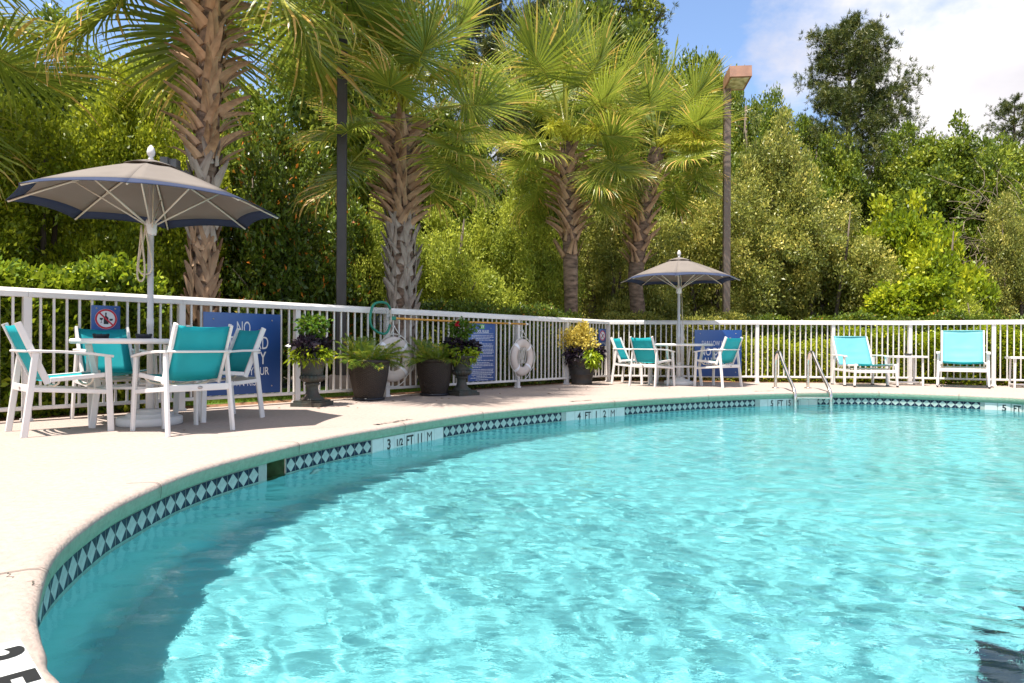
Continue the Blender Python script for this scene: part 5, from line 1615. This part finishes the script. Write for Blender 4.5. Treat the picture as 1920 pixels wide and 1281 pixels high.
def palm(name, base, path, r_low, r_up, boot_rows, crown_z, fronds, fscale, label, seed, flowers=(), hang=-40, clear=0.55, celev=5, up_k=1.15):
    rg = random.Random(seed)
    e = empty(name, tuple(base))
    tag(e, label, 'palm', 'palmetto palms behind the fence')
    pts = [Vector(p) for p in path]
    def at_h(z):
        for i in range(len(pts)-1):
            if pts[i].z <= z <= pts[i+1].z:
                t = (z-pts[i].z)/(pts[i+1].z-pts[i].z); return pts[i]*(1-t) + pts[i+1]*t
        return pts[-1]
    nz_ = 40
    zt = pts[-1].z
    tp = [at_h(zt*i/nz_) for i in range(nz_+1)]
    rr_ = []
    for i in range(nz_+1):
        z = zt*i/nz_
        t = z/zt
        rr_.append((r_low*(1.18 if t < 0.06 else 1.0)*(1-t) + r_up*t) * (1+0.035*math.sin(z*55)+rg.uniform(-0.02, 0.02)))
    mb = MB(); mb.tube(tp, rr_, 14); tk = mb.build('trunk', M['ptrunk'], e)
    i = 0
    for z0, z1, nrow, ncirc, col_, variants, out_t in boot_rows:
        for k in range(nrow):
            z = z0 + (z1-z0)*k/max(1, nrow-1)
            for j in range(ncirc):
                a = 2*math.pi*(j/ncirc + (k % 2)*0.5/ncirc) + rg.uniform(-0.12, 0.12)
                c = at_h(z); rad_ = (r_low*(1-z/zt) + r_up*z/zt)*0.93
                o = link('boot', BT[col_][rg.choice(variants)], tk, (c.x + rad_*math.cos(a), c.y + rad_*math.sin(a), z + rg.uniform(-0.04, 0.04)))
                tw_ = (1 if (k+j) % 2 else -1)*rg.uniform(0.30, 0.58)
                # local -y outwards, then lean sideways for the lattice
                o.rotation_mode = 'QUATERNION'
                o.rotation_quaternion = (Matrix.Rotation(a + math.pi/2, 3, 'Z') @ Matrix.Rotation(tw_, 3, 'Y') @ Matrix.Rotation(out_t*rg.uniform(0.6, 1.3), 3, 'X')).to_quaternion()
                s_ = rg.uniform(0.8, 1.2); o.scale = (s_*rg.uniform(0.85, 1.2), 1, s_)
    ct = pts[-1]
    for k in range(fronds):
        t = k/(fronds-1)
        el = 82 - (82-hang)*(t**0.85) + rg.uniform(-8, 8)
        az = k*2.39996 + rg.uniform(-0.25, 0.25)
        if el < celev and abs((az + math.pi/2 + math.pi) % (2*math.pi) - math.pi) < clear:
            az += clear*1.6 if rg.random() < 0.5 else -clear*1.6
        vi = 4 if t < 0.12 else 0 if t < 0.3 else 1 if t < 0.55 else 2 if t < 0.8 else 3
        o = link('frond', FR[vi], e, (ct.x, ct.y, crown_z - 0.30*t))
        o.rotation_mode = 'QUATERNION'
        o.rotation_quaternion = (Matrix.Rotation(az, 3, 'Z') @ Matrix.Rotation(-R(el), 3, 'Y') @ Matrix.Rotation(rg.uniform(-0.5, 0.5), 3, 'X')).to_quaternion()
        s_ = fscale*rg.uniform(0.9, 1.1)*(up_k if t < 0.32 else 1.0); o.scale = (s_, s_, s_)
    for az, el, ln in flowers:
        fl = MB(); d0 = Vector((math.cos(az)*math.cos(el), math.sin(az)*math.cos(el), math.sin(el)))
        st_ = Vector((ct.x, ct.y, crown_z-0.05)); spine = []
        for i in range(9):
            u = i/8
            spine.append(st_ + d0*ln*u + Vector((0, 0, -0.55*ln*u*u)))
        fl.tube(spine, [0.016-0.0016*i for i in range(9)], 5)
        for i in range(2, 9):
            for q in range(42):
                b = spine[i-1] + (spine[i]-spine[i-1])*rg.random()
                dd = Vector((rg.gauss(0, 1), rg.gauss(0, 1), rg.gauss(-0.15, 0.8))).normalized()
                l = rg.uniform(0.12, 0.36)
                m_ = b + dd*l*0.6; t_ = b + dd*l + Vector((0, 0, -0.07))
                fl.tube([b, m_, t_], [0.006, 0.0055, 0.004], 3, smooth=False)
        me = fl.mesh('flower_spray', M['flower'])
        a_ = me.attributes.new('tint', 'FLOAT', 'FACE'); a_.data.foreach_set('value', np.random.default_rng(seed).random(len(me.polygons)).astype(np.float32))
        link('flower_spray', me, e)
    return e

bA = Vector((-3.87, 8.5, -0.02))
palm('palmetto_palm', bA, [(0, 0, 0), (0.02, 0, 1.5), (0.05, 0, 3.0), (0.12, 0, 4.6), (0.20, 0, 6.6)], 0.115, 0.155,
     [(0.6, 1.9, 7, 11, 'brown', (0,), -0.06), (2.0, 2.9, 5, 9, 'grey', (0, 1), 0.05), (3.0, 5.6, 14, 11, 'brown', (2, 3), 0.35)], 6.6, 28, 1.42,
     'thick palm behind the near table with its crown above the frame', 5, hang=-58, clear=0.95, celev=50)
bB = Vector((-1.74, 10.85, -0.02))
palm('palmetto_palm', bB, [(0, 0, 0), (0.0, 0, 1.2), (-0.02, 0, 2.4), (-0.05, 0, 3.4), (-0.03, 0, 4.35)], 0.205, 0.17,
     [(0.3, 2.55, 13, 11, 'grey', (0, 1), 0.03), (2.65, 4.1, 12, 12, 'brown', (2, 3), 0.35)], 4.45, 27, 0.98,
     'palm with a woven looking grey trunk behind the wicker planters', 6, flowers=((-1.6, 1.35, 2.3), (-1.0, 1.15, 2.2), (-2.2, 1.15, 2.2), (0.2, 1.1, 2.1)), hang=-42)
bC = Vector((1.20, 13.9, -0.02))
palm('palmetto_palm', bC, [(0, 0, 0), (0, 0, 1.5), (-0.03, 0, 3.0), (-0.08, 0, 4.0), (-0.10, 0, 4.85)], 0.135, 0.155,
     [(2.55, 2.85, 2, 7, 'brown', (1,), 0.15), (3.0, 4.5, 10, 11, 'brown', (2, 3), 0.35)], 4.95, 32, 0.93,
     'slim palm with a smooth lower trunk behind the yellow shrub', 7, flowers=((-1.1, 0.45, 1.25), (-1.95, 0.5, 1.25)), hang=-45, clear=0.6, celev=32, up_k=1.38)
bD = Vector((3.00, 15.2, -0.02))
palm('palmetto_palm', bD, [(0, 0, 0), (-0.17, 0, 1.2), (-0.27, 0, 2.2), (-0.10, 0, 3.6), (0.22, 0, 5.1)], 0.16, 0.17,
     [(2.6, 4.5, 10, 8, 'brown', (1, 2), 0.22)], 5.2, 29, 0.90,
     'palm with a bent trunk between the far umbrella and the slim palm', 8, flowers=((-1.0, 0.4, 1.3), (-0.2, 0.6, 1.5)), hang=-48)
bE = Vector((-8.0, 7.7, -0.02))
palm('palmetto_palm', bE, [(0, 0, 0), (0, 0, 1.5), (0, 0, 3.0), (0, 0, 4.6)], 0.2, 0.2, [(2.4, 4.3, 8, 8, 'brown', (2, 3), 0.3)], 4.85, 22, 1.5,
     'palm outside the frame whose fronds reach into the upper left corner', 9)
# small flood light strapped to the near palm
fl = empty('flood_light', tuple(bA + Vector((-0.27, -0.20, 2.86))))
tag(fl, 'small grey flood light strapped to the thick near palm', 'flood light')
M['grey_metal'] = pm('grey_metal', (0.12, 0.115, 0.115), 0.5, 0.2, 10)
mb = MB(); mb.box((0, 0, 0.05), (0.15, 0.11, 0.10)); mb.build('housing', M['grey_metal'], fl)
mb = MB(); mb.box((-0.06, -0.02, 0.05), (0.09, 0.14, 0.13)); mb.build('hood', M['grey_metal'], fl)
mb = MB(); mb.bar((0.0, 0.03, 0.0), (0.16, 0.14, -0.03), 0.025, 0.025, (0, 0, 1)); mb.build('bracket', M['grey_metal'], fl)

# ------------------------------------------------------------------ lamp posts
M['bronze'] = pm('bronze_pole_paint', (0.175, 0.125, 0.092), 0.5, 0.15, 6)
M['rust_head'] = pm('faded_bronze_head', (0.36, 0.185, 0.12), 0.55, 0.2, 5, c2=(0.27, 0.14, 0.095))
M['dark_pole'] = pm('dark_pole_paint', (0.045, 0.038, 0.034), 0.5, 0.15, 6)
def lens_mat():
    m, t, b = node_mat('pool_lit_lens')
    b.inputs['Base Color'].default_value = (0.30, 0.26, 0.15, 1); b.inputs['Roughness'].default_value = 0.25
    n = t.nodes.new('ShaderNodeTexNoise'); n.inputs['Scale'].default_value = 9
    co = t.nodes.new('ShaderNodeTexCoord'); t.links.new(co.outputs['Object'], n.inputs['Vector'])
    r = t.nodes.new('ShaderNodeValToRGB'); r.color_ramp.elements[0].position = 0.35; r.color_ramp.elements[0].color = (0.35, 0.30, 0.16, 1)
    r.color_ramp.elements[1].position = 0.65; r.color_ramp.elements[1].color = (0.75, 0.68, 0.45, 1)  # pale yellow: pool light reflected by the lens, put into its colour
    t.links.new(n.outputs['Fac'], r.inputs[0]); t.links.new(r.outputs[0], b.inputs['Base Color'])
    return m
M['lens'] = lens_mat()
def lamp_post(x, y, H, pw, pm_, hm, label, rz):
    e = empty('lamp_post', (x, y, -0.02), rz)
    tag(e, label, 'lamp post')
    mb = MB(); mb.bar((0, 0, 0.0), (0, 0, H-0.30), pw, pw, (1, 0, 0), bev=0.08); mb.build('pole', M[pm_], e)
    mb = MB(); mb.box((0, 0, 0.14), (pw*2.3, pw*2.3, 0.28)); mb.build('footing', M['deck'], e)
    h = MB()
    w, l, z0, z1 = 0.44, 0.62, H-0.30, H-0.04
    x0 = 0.15
    v = [(-w/2, 0.09, z0), (w/2, 0.09, z0), (w/2, -l, z0+0.03), (-w/2, -l, z0+0.03), (-w/2, 0.06, z1), (w/2, 0.06, z1), (w/2, -l+0.03, z1), (-w/2, -l+0.03, z1)]
    v = [(a_+x0, b_, c_2_) for a_, b_, c_2_ in v]
    h.add(v, [(0, 1, 2, 3), (7, 6, 5, 4), (1, 0, 4, 5), (2, 1, 5, 6), (3, 2, 6, 7), (0, 3, 7, 4)])
    ho = h.build('lamp_head', M[hm], e)
    # lens set in the underside
    def und(xx, yy, dz):
        return (xx+x0, yy, z0 + 0.03*(0.09-yy)/(0.09+l) + dz)
    lm = MB(); lm.add([und(-w*0.38, 0.0, -0.012), und(w*0.38, 0.0, -0.012), und(w*0.38, -l*0.86, -0.012), und(-w*0.38, -l*0.86, -0.012), und(-w*0.41, 0.02, -0.002), und(w*0.41, 0.02, -0.002), und(w*0.41, -l*0.9, -0.002), und(-w*0.41, -l*0.9, -0.002)],
                      [(0, 1, 2, 3), (0, 4, 5, 1), (1, 5, 6, 2), (2, 6, 7, 3), (3, 7, 4, 0)])
    lm.build('lens', M['lens'], ho)
    return e
lamp_post(4.56, 14.55, 6.50, 0.145, 'bronze', 'rust_head', 'brown square lamp post with box head behind the far umbrella', R(-6))
lamp_post(-2.49, 9.95, 6.50, 0.14, 'dark_pole', 'rust_head', 'dark square lamp pole rising into the fronds left of the woven trunk palm', R(10))
o = lamp_post((1872-960)/F*21.0, 21.0, 4.85, 0.16, 'dark_pole', 'dark_pole', 'dark lamp post half lost in the greenery at the right', R(80))

# ------------------------------------------------------------------ planters
M['urn'] = pm('verdigris_urn', (0.030, 0.042, 0.036), 0.6, 0.4, 9, 0.5, 40, c2=(0.062, 0.045, 0.034))
M['wicker'] = None
def wicker_mat():
    m, t, b = node_mat('brown_wicker')
    co = t.nodes.new('ShaderNodeTexCoord')
    n = t.nodes.new('ShaderNodeTexNoise'); n.inputs['Scale'].default_value = 25
    t.links.new(co.outputs['Object'], n.inputs['Vector'])
    r = t.nodes.new('ShaderNodeValToRGB'); r.color_ramp.elements[0].color = (0.016, 0.010, 0.007, 1); r.color_ramp.elements[1].color = (0.040, 0.026, 0.018, 1)
    t.links.new(n.outputs['Fac'], r.inputs[0]); t.links.new(r.outputs[0], b.inputs['Base Color'])
    b.inputs['Roughness'].default_value = 0.5
    return m
M['wicker'] = wicker_mat()
M['black_pot'] = pm('black_resin_pot', (0.018, 0.016, 0.015), 0.6, 0.4, 7, 0.2, 30, c2=(0.035, 0.026, 0.02))
M['soil'] = pm('potting_soil', (0.03, 0.02, 0.014), 0.95, 0.4, 40, 0.5)
M['p_lime'] = leaf_mat('lime_leaf', [(0.0, (0.119, 0.214, 0.011)), (0.5, (0.259, 0.367, 0.018)), (1.0, (0.454, 0.530, 0.029))], 0.4, 0.4, (0.55, 0.62, 0.03))
M['p_dark'] = leaf_mat('purple_black_leaf', [(0.0, (0.010, 0.008, 0.014)), (0.6, (0.024, 0.016, 0.028)), (1.0, (0.065, 0.045, 0.06))], 0.35, 0.1, (0.05, 0.02, 0.04))
M['p_green'] = leaf_mat('hibiscus_leaf', [(0.0, (0.022, 0.073, 0.008)), (0.5, (0.062, 0.147, 0.013)), (1.0, (0.146, 0.231, 0.023))], 0.3, 0.3, (0.3, 0.42, 0.03))
M['p_gold'] = leaf_mat('gold_variegated_leaf', [(0.0, (0.276, 0.230, 0.033)), (0.35, (0.575, 0.460, 0.083)), (1.0, (0.850, 0.690, 0.165))], 0.45, 0.3, (0.75, 0.58, 0.10))
M['p_palm'] = leaf_mat('small_palm_leaf', [(0.0, (0.043, 0.116, 0.016)), (0.5, (0.115, 0.211, 0.025)), (0.85, (0.317, 0.367, 0.041)), (1.0, (0.576, 0.435, 0.068))], 0.35, 0.35, (0.4, 0.46, 0.04))
M['p_red'] = leaf_mat('red_flower', [(0.0, (0.4, 0.004, 0.02)), (1.0, (0.6, 0.01, 0.04))], 0.5, 0.3, (0.6, 0.02, 0.05))

def clump(parent, name, mat, c, rx, ry, rz, n, ln, wd, seed, up=0.2, shell=0.6, droop=0.1, zmin=None):
    rng = np.random.default_rng(seed)
    d = rng.normal(size=(n, 3)); d /= np.linalg.norm(d, axis=1)[:, None]
    r = shell + (1-shell)*rng.random(n)
    bump = 1 + 0.22*np.sin(d[:, 0]*5+seed)*np.sin(d[:, 1]*4+1) + 0.15*np.sin(d[:, 2]*7+seed*2)
    pos = np.array(c) + d*np.array([rx, ry, rz])*(r*bump)[:, None]
    if zmin is not None: pos[:, 2] = np.maximum(pos[:, 2], zmin + 0.02*rng.random(n))
    v, f = leaf_cloud(pos, d*0.8 + rng.normal(size=(n, 3))*0.5 + np.array([0, 0, up]), ln, wd, rng, 0.2, droop)
    return link(name, grid_mesh(name, v, f, mat, False, rng.random(n)), parent)

def urn(P, label, seed, flower=False):
    e = empty('urn_planter', tuple(P), rT.uniform(0, 1.5))
    tag(e, label, 'planter', 'green black urns')
    mb = MB(); mb.box((0, 0, 0.022), (0.36, 0.36, 0.044)); mb.box((0, 0, 0.055), (0.31, 0.31, 0.024)); mb.build('plinth', M['urn'], e)
    mb = MB(); mb.lathe([(0.140, 0.066), (0.132, 0.085), (0.09, 0.115), (0.070, 0.16), (0.064, 0.21), (0.068, 0.235), (0.085, 0.245), (0.085, 0.26), (0.07, 0.27)], 28); mb.build('stem', M['urn'], e)
    mb = MB()
    nseg = 96
    prof = [(0.070, 0.268), (0.110, 0.285), (0.134, 0.31), (0.140, 0.33), (0.132, 0.35), (0.118, 0.357)]
    v = []
    for r_, z_ in prof:
        for k in range(nseg):
            t = 2*math.pi*k/nseg
            q = r_*(1 + 0.045*math.sin(20*t + (z_-0.26)*26))
            v.append((q*math.cos(t), q*math.sin(t), z_))
    f = [(i*nseg+k, i*nseg+(k+1) % nseg, (i+1)*nseg+(k+1) % nseg, (i+1)*nseg+k) for i in range(len(prof)-1) for k in range(nseg)]
    mb.add(v, f, 0, True); mb.build('gadroon', M['urn'], e)
    mb = MB(); mb.lathe([(0.116, 0.355), (0.122, 0.40), (0.135, 0.46), (0.165, 0.51), (0.205, 0.535), (0.212, 0.545), (0.205, 0.552), (0.17, 0.535), (0.14, 0.50)], 32, cap=False); mb.build('bowl', M['urn'], e)
    mb = MB(); mb.lathe([(0.001, 0.50), (0.15, 0.50)], 20, cap=False); mb.build('soil', M['soil'], e)
    clump(e, 'lime_foliage', M['p_lime'], (0, 0, 0.585), 0.27, 0.23, 0.10, 560, 0.075, 0.036, seed, 0.05, 0.5, 0.35)
    clump(e, 'purple_foliage', M['p_dark'], (-0.13, 0.02, 0.68), 0.13, 0.12, 0.09, 260, 0.085, 0.045, seed+1, 0.2)
    clump(e, 'purple_foliage', M['p_dark'], (0.17, 0.02, 0.66), 0.12, 0.12, 0.09, 260, 0.085, 0.045, seed+2, 0.2)
    mb = MB()
    mb.tube([(0, 0, 0.50), (0.01, 0, 0.65), (-0.01, 0, 0.78), (0.0, 0, 0.86)], [0.014, 0.012, 0.011, 0.009], 6)
    rg = random.Random(seed)
    for k in range(9):
        a = k*0.7; mb.tube([(0, 0, 0.78+0.01*k), (0.07*math.cos(a), 0.07*math.sin(a), 0.86+0.01*k), (0.14*math.cos(a), 0.14*math.sin(a), 0.92+0.012*k)], [0.007, 0.005, 0.003], 5)
    mb.build('stem_branches', M['bark'], e)
    clump(e, 'topiary_foliage', M['p_green'], (0, 0, 0.93), 0.19, 0.17, 0.14, 430, 0.062, 0.036, seed+3, 0.2, 0.35, 0.15)
    if flower:
        clump(e, 'red_flower', M['p_red'], (-0.15, -0.10, 1.0), 0.02, 0.02, 0.02, 26, 0.04, 0.03, 5, 0.2, 0.2)
    else:
        clump(e, 'yellow_flower', M['p_gold'], (-0.10, -0.10, 0.685), 0.035, 0.03, 0.02, 40, 0.02, 0.014, 5, 0.2, 0.2)
    return e
urn(G(586, 761), 'urn planter with small topiary between lifeguard sign and wicker pots', 50)
urn(G(866, 741), 'urn planter with red flower in front of the pool rules sign', 60, True)

def wicker(P, label, seed):
    e = empty('wicker_planter', tuple(P), rT.uniform(0, 6))
    tag(e, label, 'planter', 'brown wicker pots')
    mb = MB(); mb.lathe([(0.001, 0.0), (0.195, 0.0), (0.205, 0.012), (0.205, 0.030), (0.19, 0.034), (0.001, 0.034)], 32, cap=False); mb.build('saucer', M['black_plastic'], e)
    # woven wall: alternating over-under relief
    nseg, nr = 120, 64
    v = []
    for i in range(nr+1):
        z = 0.034 + 0.43*i/nr
        t = i/nr
        r_ = 0.178 + 0.075*math.sin(t*1.45)
        for k in range(nseg):
            a = 2*math.pi*k/nseg
            ph = (1 if (i//2) % 2 else -1)*math.sin(a*30)
            q = r_ + 0.0042*ph*(1 if i % 2 else 0.35)
            v.append((q*math.cos(a), q*math.sin(a), z))
    f = [(i*nseg+k, i*nseg+(k+1) % nseg, (i+1)*nseg+(k+1) % nseg, (i+1)*nseg+k) for i in range(nr) for k in range(nseg)]
    mb = MB(); mb.add(v, f, 0, False); mb.build('woven_wall', M['wicker'], e)
    mb = MB(); mb.lathe([(0.248, 0.462), (0.262, 0.468), (0.268, 0.49), (0.262, 0.515), (0.25, 0.52), (0.235, 0.505), (0.23, 0.44)], 40, cap=False); mb.build('rim', M['wicker'], e)
    mb = MB(); mb.lathe([(0.001, 0.46), (0.232, 0.46)], 24, cap=False); mb.build('soil', M['soil'], e)
    rng = np.random.default_rng(seed); rg = random.Random(seed)
    for k in range(40):
        a = k*2.4 + rg.uniform(-.2, .2); el = R(rg.uniform(8, 66)); L = rg.uniform(0.30, 0.50)
        d = Vector((math.cos(a)*math.cos(el), math.sin(a)*math.cos(el), math.sin(el)))
        r0 = Vector((0.10*math.cos(a), 0.10*math.sin(a), 0.46))
        sp = [r0 + d*L*t + Vector((0, 0, -0.26*L*t*t*(1.4-math.sin(el)))) for t in [i/10 for i in range(11)]]
        m2 = MB(); m2.tube(sp, [0.005-0.0003*i for i in range(11)], 4)
        tn = [0.6]*len(m2.f)
        for i in range(2, 11):
            tdir = (sp[i]-sp[i-1]).normalized()
            sd = tdir.cross(Vector((0, 0, 1))).normalized()
            for sgn_ in (-1, 1):
                for h_ in (0, 0.5):
                    b = sp[i-1] + (sp[i]-sp[i-1])*h_
                    l = 0.15*math.sin(math.pi*(0.15+0.8*i/11))*rg.uniform(0.8, 1.2)
                    q = b + (sd*sgn_*0.75 + tdir*0.75 + Vector((0, 0, 0.25)))*l
                    m_ = (b+q)/2 + Vector((0, 0, 0.012))
                    wv_ = tdir*0.0085
                    m2.add([b, m_ - wv_, q + Vector((0, 0, -0.03)), m_ + wv_], [(0, 1, 2, 3)])
                    tn.append(rg.uniform(0.05, 0.8) if rg.random() > 0.08 else 1.0)
        me = m2.mesh('palm_leaf', M['p_palm'])
        a_ = me.attributes.new('tint', 'FLOAT', 'FACE'); a_.data.foreach_set('value', np.array(tn, dtype=np.float32))
        link('palm_leaf', me, e)
    return e
wicker(G(692, 750), 'brown wicker pot with a small palm in front of the first life ring', 70)
wicker(G(815, 741.5), 'brown wicker pot with a small palm beside the red flowered urn', 80)

bp_ = empty('shrub_planter', tuple(G(1091, 721)))
tag(bp_, 'large black pot with yellow shrub and dark trailing leaves near the fence corner', 'planter')
mb = MB(); mb.lathe([(0.001, 0.0), (0.178, 0.0), (0.19, 0.015), (0.19, 0.05), (0.182, 0.06), (0.205, 0.17), (0.215, 0.175), (0.217, 0.195), (0.21, 0.20), (0.262, 0.40), (0.285, 0.42), (0.31, 0.455), (0.312, 0.475), (0.295, 0.478), (0.27, 0.43)], 48, cap=False); mb.build('pot', M['black_pot'], bp_)
mb = MB()
for k in range(6):
    a0 = 2*math.pi*k/6
    mb.tube([((0.252-0.012*math.sin(math.pi*t))*math.cos(a0+t*1.047), (0.252-0.012*math.sin(math.pi*t))*math.sin(a0+t*1.047), 0.355-0.07*math.sin(math.pi*t)) for t in [i/8 for i in range(9)]], 0.012, 6)
mb.build('garland', M['black_pot'], bp_)
mb = MB(); mb.lathe([(0.001, 0.43), (0.275, 0.43)], 24, cap=False); mb.build('soil', M['soil'], bp_)
clump(bp_, 'gold_foliage', M['p_gold'], (-0.08, 0.02, 0.80), 0.36, 0.30, 0.27, 1700, 0.06, 0.034, 90, 0.4, 0.35, 0.0)
clump(bp_, 'gold_foliage', M['p_gold'], (-0.26, 0.0, 0.80), 0.20, 0.18, 0.16, 420, 0.06, 0.034, 91, 0.4, 0.35, 0.0)
clump(bp_, 'gold_foliage', M['p_gold'], (0.02, 0.0, 1.00), 0.10, 0.10, 0.14, 200, 0.06, 0.034, 96, 0.6, 0.3, 0.0)
clump(bp_, 'purple_foliage', M['p_dark'], (-0.13, -0.16, 0.54), 0.20, 0.13, 0.12, 420, 0.075, 0.045, 92, 0.1, 0.5, 0.3)
clump(bp_, 'purple_foliage', M['p_dark'], (0.27, -0.05, 0.55), 0.14, 0.14, 0.13, 300, 0.075, 0.045, 93, 0.1, 0.5, 0.3)
clump(bp_, 'lime_foliage', M['p_lime'], (0.15, -0.22, 0.48), 0.17, 0.12, 0.16, 420, 0.08, 0.04, 94, 0.0, 0.45, 0.45)
mb = MB(); rg = random.Random(3)
for k in range(14):
    a = rg.uniform(0, 6.28); mb.tube([(0.06*math.cos(a), 0.06*math.sin(a), 0.42), (0.18*math.cos(a), 0.16*math.sin(a), 0.66), (0.28*math.cos(a), 0.22*math.sin(a), 0.85)], [0.009, 0.006, 0.003], 5)
mb.build('branches', M['bark'], bp_)
